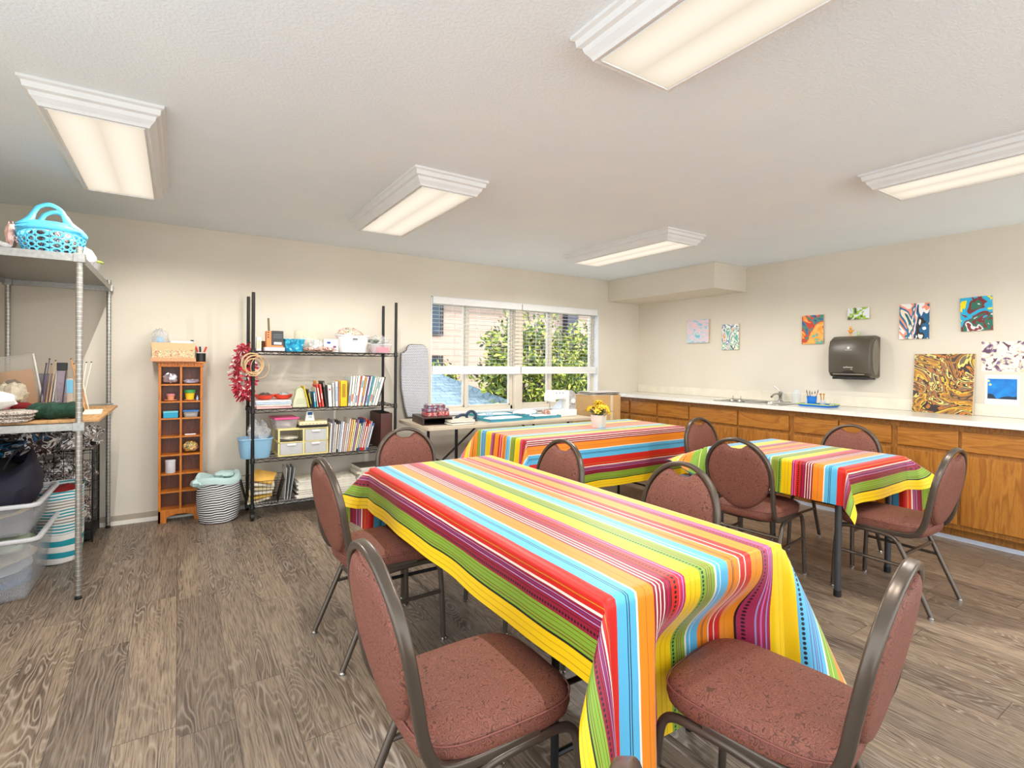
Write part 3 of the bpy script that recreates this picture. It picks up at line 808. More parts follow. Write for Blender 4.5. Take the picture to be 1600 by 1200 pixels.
tablecloth('rainbow striped cloth hanging crookedly on the small square table', T3, (.205, .42, .205, .24), 'x', False,
           {(-1, -1): (20, 0, 0), (1, -1): (58, 22, 0), (-1, 1): (66, 62, 0), (1, 1): (30, 0, 0)},
           seats=[(0, 0, 1.60, 2.06, 1, 0)], seed=9)

# ------------------------------------------------------------------ oak base cabinets and worktop
CF, CT = 4.853, .932
# unit boundaries (y) with the drawer fronts seen in the photo
UNITS = [(5.10, 4.31, [(5.095, 4.785), (4.751, 4.326)]), (4.31, 3.23, [(4.296, 3.854), (3.837, 3.241)]), (3.23, 2.67, [(3.219, 2.695)]),
         (2.67, 1.826, [(2.646, 2.255), (2.244, 1.849)]), (1.826, .985, [(1.804, 1.414), (1.395, 1.01)]), (.985, .14, [(.965, .575), (.556, .165)]), (.14, -.70, [(.12, -.27), (-.29, -.68)])]
UN = ['oak base cabinet in the far corner under the window end of the worktop', 'oak base cabinet between the corner and the sink', 'oak base cabinet with one wide false front below the sink',
      'oak base cabinet below the blue tray and towel dispenser', 'oak base cabinet below the large swirled canvas', 'oak base cabinet cut by the frame edge', 'oak base cabinet out past the frame edge']
for (ya, yb_, dr), lb in list(zip(UNITS, UN))[:6]:
    t = thing('base_cabinet', lb, 'cabinet', (4.935, yb_, 0)); D = ya-yb_
    fx = 0.0
    MB().box(.02, XR-4.935-.002, .001, D-.001, .10, CT-.17).build('carcass', oak_f, t, smooth=False)
    b = MB()   # face frame
    st = [0, D]
    b.box(-.0006, .02, 0, D, CT-.04-.035, CT-.041); b.box(-.0006, .02, 0, D, .101, .14)
    edges = sorted([(p-yb_, q-yb_) for q, p in dr])
    prev = 0; b.box(.010, .0185, .002, D-.002, .102, CT-.043)
    for e0, e1 in edges:
        b.box(0, .02, prev, e0+.008, .13, CT-.07); prev = e1-.008
    b.box(0, .02, prev, D, .13, CT-.07); b.box(-.001, .019, .001, D-.001, .655, .70)
    b.build('face_frame', oak_f, t, smooth=False)
    for e0, e1 in edges:
        MB().box(-.020, .0, e0, e1, .692, .842).build('drawer_front', oak_h, t, smooth=False, bevel=.004)
        MB().box(-.020, .0, e0, e1, .138, .662).build('door', oak_v, t, smooth=False, bevel=.004)
    MB().box(.075, .09, 0, D, 0, .10).build('toe_kick', oak_f, t, smooth=False)
    MB().box(.060, .075, 0, D, 0, .03).build('toe_strip', M('pale_toe_strip', (208, 216, 230), .4), t, smooth=False)
b = MB()
# worktop with the sink cut out
sx0, sx1, sy0, sy1 = 4.925, 5.33, 2.80, 3.50
b.box(CF, sx0, -.72, YW-.001, CT-.038, CT); b.box(sx1, XR-.001, -.72, YW-.001, CT-.038, CT)
b.box(sx0, sx1, -.72, sy0, CT-.038, CT); b.box(sx0, sx1, sy1, YW-.001, CT-.038, CT)
o = tag(b.build('worktop', counter_m, smooth=False), 'long white laminate worktop over the oak cabinets', 'countertop')
bs = thing('backsplash', 'low off white backsplash strip along the worktop', 'backsplash', (0, 0, 0))
MB().box(XR-.018, XR-.001, -.72, YW-.02, CT+.001, CT+.10).build('splash_strip', M('off_white_splash', (226, 218, 200), .35), bs, smooth=False, bevel=.003)
steel = M('brushed_steel', (176, 174, 168), .28, .9, .05, 40)
sk = thing('kitchen_sink', 'double bowl stainless sink set into the white worktop', 'sink', ((sx0+sx1)/2, (sy0+sy1)/2, 0))
hx, hy = (sx1-sx0)/2, (sy1-sy0)/2
b = MB()
def bowl(b, cy, w2, l2):
    def rc(hw, hl, z, r=.05): return [(x, y+cy, z) for x, y in rrect(2*hw, 2*hl, r, 5)]
    b.rings([rc(w2, l2, CT+.004), rc(w2-.004, l2-.004, CT-.01), rc(w2-.012, l2-.012, CT-.13), rc(w2-.04, l2-.04, CT-.15)], cap0=False)
bowl(b, -.175, .165, .155); bowl(b, .175, .165, .155)
b.build('bowl', steel, sk)
b = MB()
b.box(-hx-.02, -.165, -hy-.02, hy+.02, CT+.001, CT+.006); b.box(.165, hx+.02, -hy-.02, hy+.02, CT+.001, CT+.006)
b.box(-.166, .166, -.02, .02, CT+.001, CT+.006); b.box(-.166, .166, -hy-.02, -.33, CT+.001, CT+.006); b.box(-.166, .166, .33, hy+.02, CT+.001, CT+.006)
b.build('rim', steel, sk, smooth=False, bevel=.002)
for k, dy in enumerate((.075, .165)):
    st = MB(); st.lathe([(.040, 0), (.042, .006), (.036, .018), (.012, .026), (.008, .03)], 20, (-.17, dy, CT+.006)); st.lathe([(.004, .03), (.004, .055), (.001, .058)], 8, (-.17, dy, CT+.006))
    o = st.build('sink_strainer', steel); o.location = sk.location
    tag(o, ('steel sink strainer plug lying on the sink, nearer the faucet', 'steel sink strainer plug lying on the sink, farther from the faucet')[k], 'strainer', 'sink strainers')
fc = thing('faucet', 'small single lever chrome faucet behind the sink', 'faucet', (5.345, 3.02, CT+.006))
MB().lathe([(.028, 0), (.026, .012), (.018, .02), (.017, .07), (.022, .08), (.022, .10), (.012, .11)], 16, cap1=True).build('body', steel, fc)
MB().tube(catmull([(0, 0, .06), (-.05, 0, .085), (-.12, 0, .08), (-.17, 0, .055)], 5), .010, 10).build('spout', steel, fc)
MB().tube([(0, 0, .105), (.0, .035, .135), (.0, .07, .16)], [.007, .006, .009], 8).build('lever', steel, fc)
MB().box(-.03, .03, -.09, .09, -.001, .006).build('base_plate', steel, fc, smooth=False, bevel=.002)
o = MB().lathe([(.036, 0), (.038, .004), (.040, .15), (.038, .15), (.036, .006)], 24, (5.20, 2.775, CT)).build('clear_beaker', clear('clear_glass', (225, 232, 238), .16, .05))
tag(o, 'tall clear plastic beaker standing on the worktop beside the sink', 'glass')
# blue tray with brushes
tr_ = thing('tray', 'bright blue plastic tray on the worktop', 'tray', (5.17, 2.55, CT))
blue_pl = M('bright_blue_plastic', (20, 118, 206), .35)
b = MB(); b.rings([[(x, y, z) for x, y in rrect(w_, l_, .03, 4)] for w_, l_, z in ((.19, .26, 0), (.205, .275, 0), (.235, .31, .022), (.222, .298, .022), (.195, .266, .004))], cap0=True, cap1=True); b.build('tray_body', blue_pl, tr_)
MB().tube([(x, y, .023) for x, y in rrect(.230, .305, .03, 4)], .004, 6, closed=True).build('lime_rim', M('lime_plastic', (196, 214, 96), .4), tr_, label='lime green rim')
o = tag(MB().lathe([(.036, .0), (.044, .085), (.047, .088), (.045, .09), (.041, .086), (.034, .006)], 24, (5.15, 2.60, CT+.005)).build('cup', blue_pl), 'bright blue cup of brushes standing on the blue tray', 'cup')
for k, (dx, dy, h_, c_, nm) in enumerate([(-.015, .02, .155, (120, 70, 50), 'brown'), (.0, .012, .15, (60, 60, 120), 'dark blue'), (.012, -.01, .145, (230, 226, 220), 'white'), (.018, -.022, .16, (150, 60, 50), 'red brown'), (-.01, -.005, .14, (206, 206, 210), 'silver')]):
    b = MB().tube([(5.15+dx*.6, 2.60+dy*.6, CT+.02), (5.15+dx*1.6, 2.60+dy*1.8, CT+h_-.02)], .0032, 6)
    br = b.build('paintbrush', M('brush_'+nm.replace(' ', '_'), c_, .4))
    MB().tube([(5.15+dx*1.6, 2.60+dy*1.8, CT+h_-.025), (5.15+dx*1.7, 2.60+dy*1.9, CT+h_)], [.0045, .002], 6).build('bristles', M('bristle', (60, 44, 36), .9), br)
    tag(br, nm+' handled paintbrush standing in the blue cup on the tray', 'brush', 'brushes in the blue cup')
b = MB().lathe([(.022, 0), (.024, .04), (.012, .055), (.009, .075)], 14, (5.19, 2.66, CT+.005), cap1=True)
tag(b.build('paint_bottle', white_pl), 'small white squeeze bottle on the window side of the blue tray', 'bottle')
tag(MB().lathe([(.024, 0), (.026, .055), (.022, .06), (.022, .012)], 16, (5.16, 2.505, CT+.005)).build('glass_jar', clear('clear_jar', a=.3)), 'small clear jar on the blue tray beside the blue cup', 'jar')
for k, (dy, c_) in enumerate(((.008, 'ochre'), (-.008, 'amber'))):
    b = MB().tube([(5.16, 2.505+dy, CT+.02), (5.15, 2.505+dy*1.8, CT+.115)], .0045, 6); b.lathe([(.009, 0), (.010, .012), (.004, .016)], 8, (5.15, 2.505+dy*1.8, CT+.112), cap1=True)
    tag(b.build('marker_pen', M('marker_'+c_, (206, 146, 40) if k else (176, 120, 30), .4)), c_+' marker pen with round cap in the clear jar', 'pen', 'pens in the clear jar')
tag(MB().lathe([(.020, 0), (.022, .03), (.010, .035), (.010, .05)], 14, (5.22, 2.45, CT+.005), cap1=True).build('glue_bottle', clear('milky_bottle', (236, 230, 214), .6)), 'small milky bottle at the camera end of the blue tray', 'bottle')

# ------------------------------------------------------------------ towel dispenser
dp = thing('towel_dispenser', 'dark grey paper towel dispenser on the wall above the worktop', 'dispenser', (XR, 2.325, 0))
dsp_m = M('dark_translucent_plastic', (74, 66, 54), .3, 0, .04)
Y0, Y1 = -.180, .178
prof = [(0, 1.215), (-.13, 1.215), (-.175, 1.225), (-.205, 1.26), (-.212, 1.40), (-.208, 1.50), (-.185, 1.565), (-.13, 1.600), (-.07, 1.608), (0, 1.600)]
sect = [(p.x, p.y) for p in [Vector((a_, b_, 0)) for a_, b_ in prof]]
def dring(y, k=0):
    cx, cz = -.10, 1.41
    return [(cx+(x-cx)*(1-k), y, cz+(z-cz)*(1-k)) for x, z in sect]
MB().rings([dring(Y0, .05), dring(Y0+.014, .0), dring(Y1-.014, 0), dring(Y1, .05)]).build('cover', dsp_m, dp, angle=30, bevel=.004)
oval = lambda y: [(-.098+.072*cos(a_), y, 1.405+.165*sin(a_)) for a_ in [2*pi*i/28 for i in range(28)]]
MB().rings([oval(Y0+.004), oval(Y0-.004)], cap0=True).build('side_panel', M('smoky_side_panel', (112, 104, 90), .3), dp, label='lighter smoky oval side panel')
MB().box(-.19, -.02, Y0+.03, Y1-.03, 1.198, 1.222).build('towel_slot', black_pl, dp, smooth=False, bevel=.004)
MB().box(-.2135, -.20, Y0+.045, Y1-.045, 1.243, 1.250).build('tear_bar', M('grey_tear_bar', (150, 142, 130), .3), dp, smooth=False)
b = MB().prism([(.052*cos(a_), .020*sin(a_)) for a_ in [pi*i/12 for i in range(13)]], -.001, .001, Matrix.Translation((-.2085, .0, 1.262)) @ Matrix(((0, 0, -1, 0), (1, 0, 0, 0), (0, 1, 0, 0), (0, 0, 0, 1))))
b.build('thumb_recess', black_pl, dp)
wht_ink = M('white_print', (232, 228, 220), .5, 0, 0)
rot_w = (pi/2, 0, -pi/2)
MB().prism([(.011*cos(a_), .011*sin(a_)) for a_ in [2*pi*i/16 for i in range(16)]], -.0008, .0008, Matrix.Translation((-.2115, .0, 1.492)) @ Matrix(((0, 0, -1, 0), (1, 0, 0, 0), (0, 1, 0, 0), (0, 0, 0, 1)))).build('round_emblem', wht_ink, dp, label='small white round emblem')
text_mesh('Georgia-Pacific', 'maker_lettering', wht_ink, dp, (-.2128, .0, 1.470), rot_w, .010)
text_mesh('enMotion', 'model_lettering', wht_ink, dp, (-.2128, .0, 1.305), rot_w, .021)
MB().tube([(-.2118, -.02, 1.290), (-.2118, -.028, 1.298), (-.2118, -.034, 1.287)], .0012, 5).build('hand_symbol', wht_ink, dp)
# two little figures on top of it
fg = thing('duck_figurine', 'tiny orange and yellow bird figurine on top of the towel dispenser', 'figurine', (XR-.11, 2.352, 1.606))
org = M('orange_plastic', (232, 150, 34), .4)
MB().blob((0, 0, .045), (.03, .034, .036), 1, .05, 12, 8).build('body', org, fg); MB().blob((0, 0, .078), (.026, .026, .028), 2, .03, 12, 8).build('head', M('yellow_orange_plastic', (236, 168, 60), .4), fg)
for s in (-1, 1):
    MB().tube([(0, s*.014, .05), (0, s*.032, .058)], [.006, .002], 6).build('wing', org, fg); MB().cyl((0, s*.007, 0), (0, s*.007, .03), .0035, 6).build('leg', org, fg)
fg = thing('toy_figurine', 'tiny pale green toy figure on top of the towel dispenser', 'figurine', (XR-.11, 2.285, 1.606))
grn_ = M('pale_green_plastic', (176, 194, 140), .4)
MB().blob((0, 0, .018), (.026, .03, .034), 3, .06, 12, 8).build('body', grn_, fg)
for s in (-1, 1): MB().tube([(0, s*.007, .03), (0, s*.010, .048)], [.004, .002], 6).build('ear', grn_, fg)

# ------------------------------------------------------------------ pictures on the wall
def canvas(name, label, y0, y1, z0, z1, mat, depth=.018, cat='painting', tilt=0, extra=None):
    t = thing(name, label, cat, (XR-.0005, (y0+y1)/2, (z0+z1)/2)); hy, hz = abs(y1-y0)/2, (z1-z0)/2
    MB().box(-depth, 0, -hy, hy, -hz, hz).build('stretched_canvas', M('canvas_edge', (206, 186, 158), .8), t, smooth=False)
    MB().box(-depth-.0012, -depth, -hy, hy, -hz, hz).build('painted_face', mat, t, smooth=False)
    if tilt: t.rotation_euler = (R(tilt), 0, 0)
    return t
canvas('painting', 'small pastel pink and blue canvas nearest the corner', 3.968, 4.290, 1.592, 1.880, mat_paint('pastel_waves', [(150, 190, 206), (206, 212, 222), (236, 190, 196), (232, 206, 210), (180, 200, 216), (206, 214, 216), (120, 190, 206)], 4.5, 1.2, (1, 1, 3.2)), .03)
canvas('painting', 'small green, white and orange marbled canvas second from the corner', 3.571, 3.792, 1.500, 1.800, mat_paint('green_white_marble', [(226, 150, 84), (240, 240, 232), (112, 130, 160), (236, 238, 224), (110, 176, 160), (240, 238, 210), (96, 120, 130)], 3.2, 1.6, (1, 1.6, 1), .7))
canvas('painting', 'small orange, red and blue canvas beside the towel dispenser', 2.643, 2.855, 1.545, 1.838, mat_paint('orange_red_blue', [(36, 70, 150), (60, 130, 110), (206, 44, 30), (244, 156, 40), (250, 180, 90), (248, 168, 50), (110, 176, 160)], 4.6, 1.0, (1, 1, 1), .4))
canvas('painting', 'tiny green and white canvas right above the towel dispenser', 2.235, 2.420, 1.770, 1.880, mat_paint('lime_white', [(70, 76, 60), (150, 190, 40), (226, 228, 236), (228, 230, 238), (150, 192, 30), (80, 84, 50)], 7, .6))
canvas('painting', 'blue, coral and black streaked canvas above the large swirled canvas', 1.773, 1.993, 1.568, 1.880, mat_paint('blue_coral_streaks', [(20, 96, 110), (240, 226, 200), (30, 110, 150), (244, 150, 120), (240, 238, 236), (26, 96, 140), (36, 30, 30), (236, 232, 226)], 6.5, .6, (1, 1.0, .35), .7))
canvas('painting', 'turquoise, maroon and yellow canvas highest near the frame edge', 1.362, 1.563, 1.620, 1.896, mat_paint('turquoise_maroon', [(246, 222, 20), (40, 176, 214), (36, 170, 212), (122, 44, 44), (44, 110, 90), (226, 222, 224), (130, 50, 46)], 3.6, 1.5), tilt=-2)
canvas('watercolour_sheet', 'white sheet dotted with purple and brown blots', 1.150, 1.430, 1.292, 1.530, mat_paint('purple_blots', [(96, 56, 80), (226, 216, 206), (232, 226, 218), (234, 228, 220), (230, 224, 214), (226, 206, 170), (140, 120, 160), (100, 70, 90)], 15, .6), .0012, 'picture')
t = canvas('watercolour_sheet', 'white sheet with a square blue wash on it, below the blotted sheet', 1.200, 1.405, 1.030, 1.262, M('white_card', (236, 238, 242), .6), .0015, 'picture')
nt = NT('blue_wash'); v = nt.coords('Object'); vo = nt.node('ShaderNodeTexVoronoi'); vo.inputs['Scale'].default_value = 21; nt.link(v, vo.inputs['Vector'])
zz = nt.sep(v)[2]
c_ = nt.ramp(nt.noise(v, 16, 3), [(.3, lin((6, 106, 190))), (.7, lin((20, 140, 220)))])
c_ = nt.mix(nt.math('MULTIPLY', nt.math('LESS_THAN', vo.outputs['Distance'], .2), nt.math('GREATER_THAN', zz, .0)), c_, lin((214, 220, 130)))
c_ = nt.mix(nt.math('LESS_THAN', nt.math('ADD', zz, nt.math('MULTIPLY', nt.noise(v, 9, 2), .10)), .002), c_, lin((30, 46, 66)))
nt.base(c_); nt.set(.5)
MB().box(-.0040, -.0028, -.087, .087, -.072, .088).build('blue_wash', nt.mat, t, smooth=False)
sw = mat_paint('gold_black_swirl', [(70, 56, 46), (150, 106, 50), (190, 124, 34), (206, 176, 60), (44, 32, 30), (176, 104, 40), (110, 96, 76), (226, 206, 110), (56, 38, 38), (196, 120, 34), (84, 66, 50), (176, 120, 50)], 3.0, 2.2, (1, 1, 1), .3, bands=3.0, rough=.28)
big = thing('painting', 'large gold, brown and black swirled canvas leaning on the worktop against the wall', 'painting', (5.385, 1.667, CT), 0)
big.rotation_euler = (0, R(5.5), R(0))
MB().box(0, .032, -.205, .205, 0, .505).build('stretched_canvas', M('canvas_edge', (206, 186, 158), .8), big, smooth=False, bevel=.004)
MB().box(-.0015, 0, -.203, .203, .002, .503).build('painted_face', sw, big, smooth=False)
tag(MB().tube([(5.44, 1.16, 1.075), (5.36, 1.13, 1.07)], .006, 8).build('marker_pen', black_pl), 'black marker jutting out beside the blue sheet at the frame edge', 'pen')

# ------------------------------------------------------------------ black wire shelving
SX0, SX1, SY0, SY1 = .516, 1.732, 4.70, 5.06
ws = thing('wire_shelving', 'black wire shelving unit on casters full of books and craft boxes', 'shelf', ((SX0+SX1)/2, (SY0+SY1)/2, 0))
hx, hy = (SX1-SX0)/2, (SY1-SY0)/2
for sx in (-1, 1):
    for sy in (-1, 1):
        p = MB().cyl((sx*hx, sy*hy, .10), (sx*hx, sy*hy, 1.875), .0135, 14); p.lathe([(.0135, 0), (.011, .005)], 14, (sx*hx, sy*hy, 1.875), cap1=True)
        po = p.build('post', black_metal, ws)
        c = MB().cyl((sx*hx-.012, sy*hy, .032), (sx*hx+.012, sy*hy, .032), .032, 20); c.cyl((sx*hx, sy*hy, .05), (sx*hx, sy*hy, .10), .009, 8)
        c.box(sx*hx-.018, sx*hx-.013, sy*hy-.02, sy*hy+.02, .025, .07); c.box(sx*hx+.013, sx*hx+.018, sy*hy-.02, sy*hy+.02, .025, .07); c.box(sx*hx-.018, sx*hx+.018, sy*hy-.016, sy*hy+.016, .063, .07)
        c.build('caster', black_pl, po)
SHZ = (1.400, .915, .505, .130)
def wire_shelf(z):
    b = MB()
    for y in (-hy, hy):
        b.tube([(-hx, y, z-.003), (hx, y, z-.003)], .0030, 6); b.tube([(-hx, y, z-.028), (hx, y, z-.028)], .0030, 6)
        n = 22; b.tube([(-hx+2*hx*i/n, y, z-.004 if i % 2 else z-.027) for i in range(n+1)], .0022, 5)
    for x in (-hx, hx):
        b.tube([(x, -hy, z-.003), (x, hy, z-.003)], .003, 6); b.tube([(x, -hy, z-.028), (x, hy, z-.028)], .003, 6)
        b.tube([(x, -hy+2*hy*i/6, z-.004 if i % 2 else z-.027) for i in range(7)], .0022, 5)
    for i in range(46): x = -hx+2*hx*(i+.5)/46; b.tube([(x, -hy, z-.0015), (x, hy, z-.0015)], .0014, 4)
    for y in (-.07, .07): b.tube([(-hx, y, z-.005), (hx, y, z-.005)], .002, 5)
    for x in (-hx, hx):
        for y in (-hy, hy): b.lathe([(.0145, -.035), (.019, -.03), (.017, .006), (.0145, .01)], 12, (x, y, z))
    b.build('wire_shelf', black_metal, ws)
for z in SHZ: wire_shelf(z)

def book(x, z, th, h, d, c, label, lean=0.0, y=None, group=None, band=None, rough=.5, name='book', spiral=False):
    """upright book, spine towards the room; x is its left foot; lean in degrees tips the top towards +x"""
    y = SY0+.012 if y is None else y
    t = thing(name, label, 'magazine' if name == 'magazine' else 'book', (x, y, z+.0015), 0, group)
    t.rotation_euler = (0, R(lean), 0)
    cm = M('cover_%d_%d_%d' % c, c, rough, 0, .10, 45)
    b = MB()
    if th > .007:
        s = .0015; b.box(0, s, 0, d, 0, h); b.box(th-s, th, 0, d, 0, h); b.box(0, th, 0, s, 0, h)
        b.build('cover', cm, t, smooth=False)
        MB().box(s, th-s, s, d-.004, .002, h-.003).build('pages', paper_m, t, smooth=False)
    else: b.box(0, th, 0, d, 0, h).build('cover', cm, t, smooth=False)
    if band:
        MB().box(th*.25, th*.75, -.0006, 0, h*band[1], h*band[2]).build('spine_label', M('label_%d_%d_%d' % band[0], band[0], .5, 0, .15, 300), t, smooth=False)
    if spiral:
        b = MB()
        for i in range(16):
            zz = h*(.06+.88*i/15); b.tube([(th/2+(th/2+.002)*cos(a_), .003+.006*sin(a_), zz) for a_ in [2*pi*k/8 for k in range(8)]], .0009, 4, closed=True)
        b.build('spiral_binding', black_metal, t)
    return t
def box_(name, label, cat, x0, x1, y0, y1, z0, h, m, group=None, rz=0, bevel=.003):
    cx, cy = (x0+x1)/2, (y0+y1)/2
    o = MB().box(-(x1-x0)/2, (x1-x0)/2, -(y1-y0)/2, (y1-y0)/2, 0, h).build(name, m, smooth=False, bevel=bevel, loc=(cx, cy, z0), rot=(0, 0, R(rz)))
    return tag(o, label, cat, group)
# second shelf, books
z2 = SHZ[1]
W1, W2, W3 = (236, 232, 222), (224, 220, 212), (242, 240, 236)
book(.955, z2, .007, .190, .14, (236, 196, 40), 'thin bright yellow booklet leaning beside the pale green cutter', -13)
book(.975, z2, .012, .158, .14, (52, 60, 52), 'small dark booklet leaning just past the thin yellow one', -12, band=((200, 190, 60), .2, .8))
book(1.003, z2, .016, .135, .13, (60, 150, 190), 'short blue and white book on the second shelf', -5, band=((226, 232, 236), .35, .9))
book(1.028, z2, .008, .175, .15, (226, 220, 200), 'slim cream book before the first red one', -8)
book(1.045, z2, .018, .200, .15, (206, 52, 44), 'dark red book with white spine lettering', -9, band=((238, 214, 206), .2, .85))
book(1.068, z2, .017, .200, .15, (226, 84, 70), 'lighter coral red book beside the dark red one', -8, band=((250, 200, 190), .35, .6))
book(1.066, z2, .010, .225, .12, (238, 160, 30), 'orange book standing up behind the two red ones', -6, y=SY0+.17)
book(1.098, z2, .018, .228, .16, (40, 38, 38), 'tall black book with white spine marks', -8, band=((150, 146, 140), .78, .95))
book(1.123, z2, .030, .190, .16, (234, 232, 220), 'white book dotted with dark red roses', -3, band=((160, 50, 70), .76, .84))
book(1.157, z2, .020, .210, .16, (222, 220, 214), 'spiral bound notebook beside the rose book', -2, spiral=True)
book(1.182, z2, .022, .222, .16, (232, 236, 240), 'white ring binder like book before the yellow one', -1, band=((150, 170, 200), .2, .8))
book(1.208, z2, .010, .215, .16, (222, 148, 110), 'thin salmon spined book touching the yellow one', 0)
book(1.222, z2, .062, .228, .17, (246, 190, 8), 'thick bright yellow book in the middle of the second shelf', 0, band=((170, 130, 10), .35, .88))
rndb = random.Random(5)
cols = [((206, 214, 216), 'pale grey', .016), ((238, 234, 214), 'cream', .022), (W3, 'white', .012), ((232, 228, 214), 'ivory', .024), ((206, 90, 70), 'brick striped', .006), (W1, 'warm white', .024), ((232, 170, 80), 'orange', .012), ((236, 234, 228), 'off white', .014),
        ((110, 60, 110), 'purple', .010), ((216, 230, 232), 'bluish white', .014), ((70, 160, 180), 'teal labelled', .012), ((232, 230, 214), 'butter white', .020), ((206, 224, 206), 'mint white', .012), (W2, 'light grey', .020), ((240, 236, 226), 'eggshell', .022), ((70, 60, 60), 'black dotted', .005)]
x = 1.292
num = ['first', 'second', 'third', 'fourth', 'fifth', 'sixth', 'seventh', 'eighth', 'ninth', 'tenth', 'eleventh', 'twelfth', 'thirteenth', 'fourteenth', 'fifteenth', 'sixteenth', 'seventeenth', 'eighteenth', 'nineteenth', 'twentieth']
for i, (c, nm, th) in enumerate(cols):
    lean = 5+i*.75
    bd = ((90, 120, 160), .1, .35) if i % 3 == 0 else (((196, 80, 60), .15, .4) if i % 5 == 1 else (((60, 150, 160), .6, .85) if i % 4 == 1 else None))
    book(x, z2, th, .268+rndb.uniform(-.008, .010), .19, c, '%s pattern book, %s in the leaning row past the thick yellow book' % (nm, num[i]), lean, band=bd, group='leaning pattern books')
    x += (th+.0016)/cos(R(lean))
# left part of the second shelf
for k, (c, h, nm) in enumerate((((226, 178, 172), .020, 'pink covered book, lowest of the flat pile under the orange tray'), ((238, 214, 206), .016, 'cream and pink book second in the flat pile under the orange tray'), ((186, 208, 226), .018, 'pale blue book third in the flat pile under the orange tray'), ((238, 238, 236), .016, 'white book on top of the flat pile under the orange tray'))):
    zz = z2+sum((.020, .016, .018, .016)[:k])+.002
    t = thing('book', nm, 'book', (.675, 4.87, zz), R((2, -3, 1, -1)[k]), 'flat books on the second shelf')
    MB().box(-.135, .14, -.15, .15, 0, .0018).box(-.135, .14, -.15, .15, h-.003, h-.001).box(-.135, .14, -.15, -.148, 0, h-.001).build('cover', M('cover_%d_%d_%d' % c, c, .5, 0, .1, 45), t, smooth=False)
    MB().box(-.132, .138, -.1475, .146, .0018, h-.003).build('pages', paper_m, t, smooth=False)
t = thing('divided_tray', 'orange red divided tray lying on the flat books', 'tray', (.695, 4.86, z2+.074), R(2))
omat = M('orange_red_plastic', (226, 64, 26), .35)
b = MB()
for cx in (-.075, .075): b.lathe([(.045, 0), (.066, .012), (.078, .034), (.081, .036), (.079, .038), (.064, .014), (.040, .004)], 24, (cx, 0, 0), sx=1.0, sy=1.25)
b.build('tray_body', omat, t)
for cx, c, s in ((-.07, (90, 84, 80), 1), (.08, (196, 206, 206), 2)):
    o = MB().blob((.695+cx, 4.86, z2+.074+.034), (.10, .11, .045), s, .22, 16, 9).build('small_bag', clear('grey_bag_%d' % s, c, .75)); tag(o, ('dark grey bag of trinkets in the orange tray', 'pale crumpled bag in the orange tray')[s-1], 'bag')
t = thing('fabric_cutter', 'pale green rounded cutter standing on the second shelf', 'tool', (.89, 4.735, z2+.001))
b = MB(); oc = [(-.060, .0), (.060, 0), (.064, .012), (.058, .05), (.040, .115), (.034, .15), (.020, .166), (0, .170), (-.020, .166), (-.034, .15), (-.040, .115), (-.058, .05), (-.064, .012)]
b.prism(oc, 0, .035, Matrix(((1, 0, 0, 0), (0, 0, 1, 0), (0, 1, 0, 0), (0, 0, 0, 1)))); b.build('body', M('pale_green_beige_plastic', (206, 208, 176), .4), t, bevel=.006)
b = MB()
for k in range(4): b.box(-.032, .032, -.0015, .0, .035+.012*k, .0375+.012*k)
b.build('grip_line', M('grey_green_line', (150, 152, 124), .5), t, smooth=False)
MB().prism([(x*.92, z) for x, z in oc], .0, .02, Matrix.Translation((0, .036, .004)) @ Matrix(((1, 0, 0, 0), (0, 0, 1, 0), (0, 1, 0, 0), (0, 0, 0, 1)))).build('back_half', M('lime_green_plastic', (166, 200, 96), .4), t, label='lime green back half')

# third shelf
z3 = SHZ[2]
t = thing('drawer_unit', 'pale yellow plastic unit of four clear drawers on the third shelf', 'drawer unit', (.915, 4.86, z3+.001))
yel_m = M('butter_yellow_plastic', (236, 218, 146), .45); cd = clear('frosted_drawer', (222, 222, 220), .62, .3)
ww, dd, hh, s = .205, .15, .235, .014
b = MB()
b.box(-ww, ww, -dd, dd, 0, s); b.box(-ww, ww, -dd, dd, hh-s, hh)
for x in (-ww, -.007, ww-s): b.box(x, x+s, -dd, -dd+s, s, hh-s); b.box(x, x+s, dd-s, dd, s, hh-s)
for x in (-ww, ww-s): b.box(x, x+s, -dd, dd, hh/2-.006, hh/2+.006)
b.box(-ww+.001, -.008, -dd, -dd+.01, hh/2-.004, hh/2+.004); b.box(.007, ww, -dd, -dd+.01, hh/2-.004, hh/2+.004)
b.build('frame', yel_m, t, smooth=False, bevel=.002)
for x0, x1 in ((-ww+s+.003, -.010), (.010, ww-s-.003)):
    for k, (z0, z1) in enumerate(((s+.002, hh/2-.006), (hh/2+.006, hh-s-.002))):
        if k == 1 and x0 < 0:
            MB().blob(((x0+x1)/2, -.02, z0+.022), (.16, .2, .04), 5, .12, 18, 9).build('loose_papers', paper_m, t); continue
        b = MB(); b.box(x0, x1, -dd-.003, -dd, z0, z1); b.box(x0, x0+.002, -dd, dd-.02, z0, z1-.01); b.box(x1-.002, x1, -dd, dd-.02, z0, z1-.01); b.box(x0, x1, -dd, dd-.02, z0, z0+.002)
        d_ = b.build('drawer', cd, t, smooth=False)
        MB().box((x0+x1)/2-.035, (x0+x1)/2+.035, -dd-.014, -dd-.003, z1-.022, z1-.006).build('handle', M('frosted_handle', (232, 232, 228), .35), d_, smooth=False, bevel=.003)
        MB().blob(((x0+x1)/2, 0, z0+.032), (.13, .22, .055), 6+k+int(x0*100), .2, 14, 8).build('contents', M('pale_contents', (206, 200, 186), .8, 0, .2, 30), d_)
t = thing('clear_box', 'clear plastic box with a pink lid on top of the yellow drawer unit', 'box', (.775, 4.85, z3+.237), R(3))
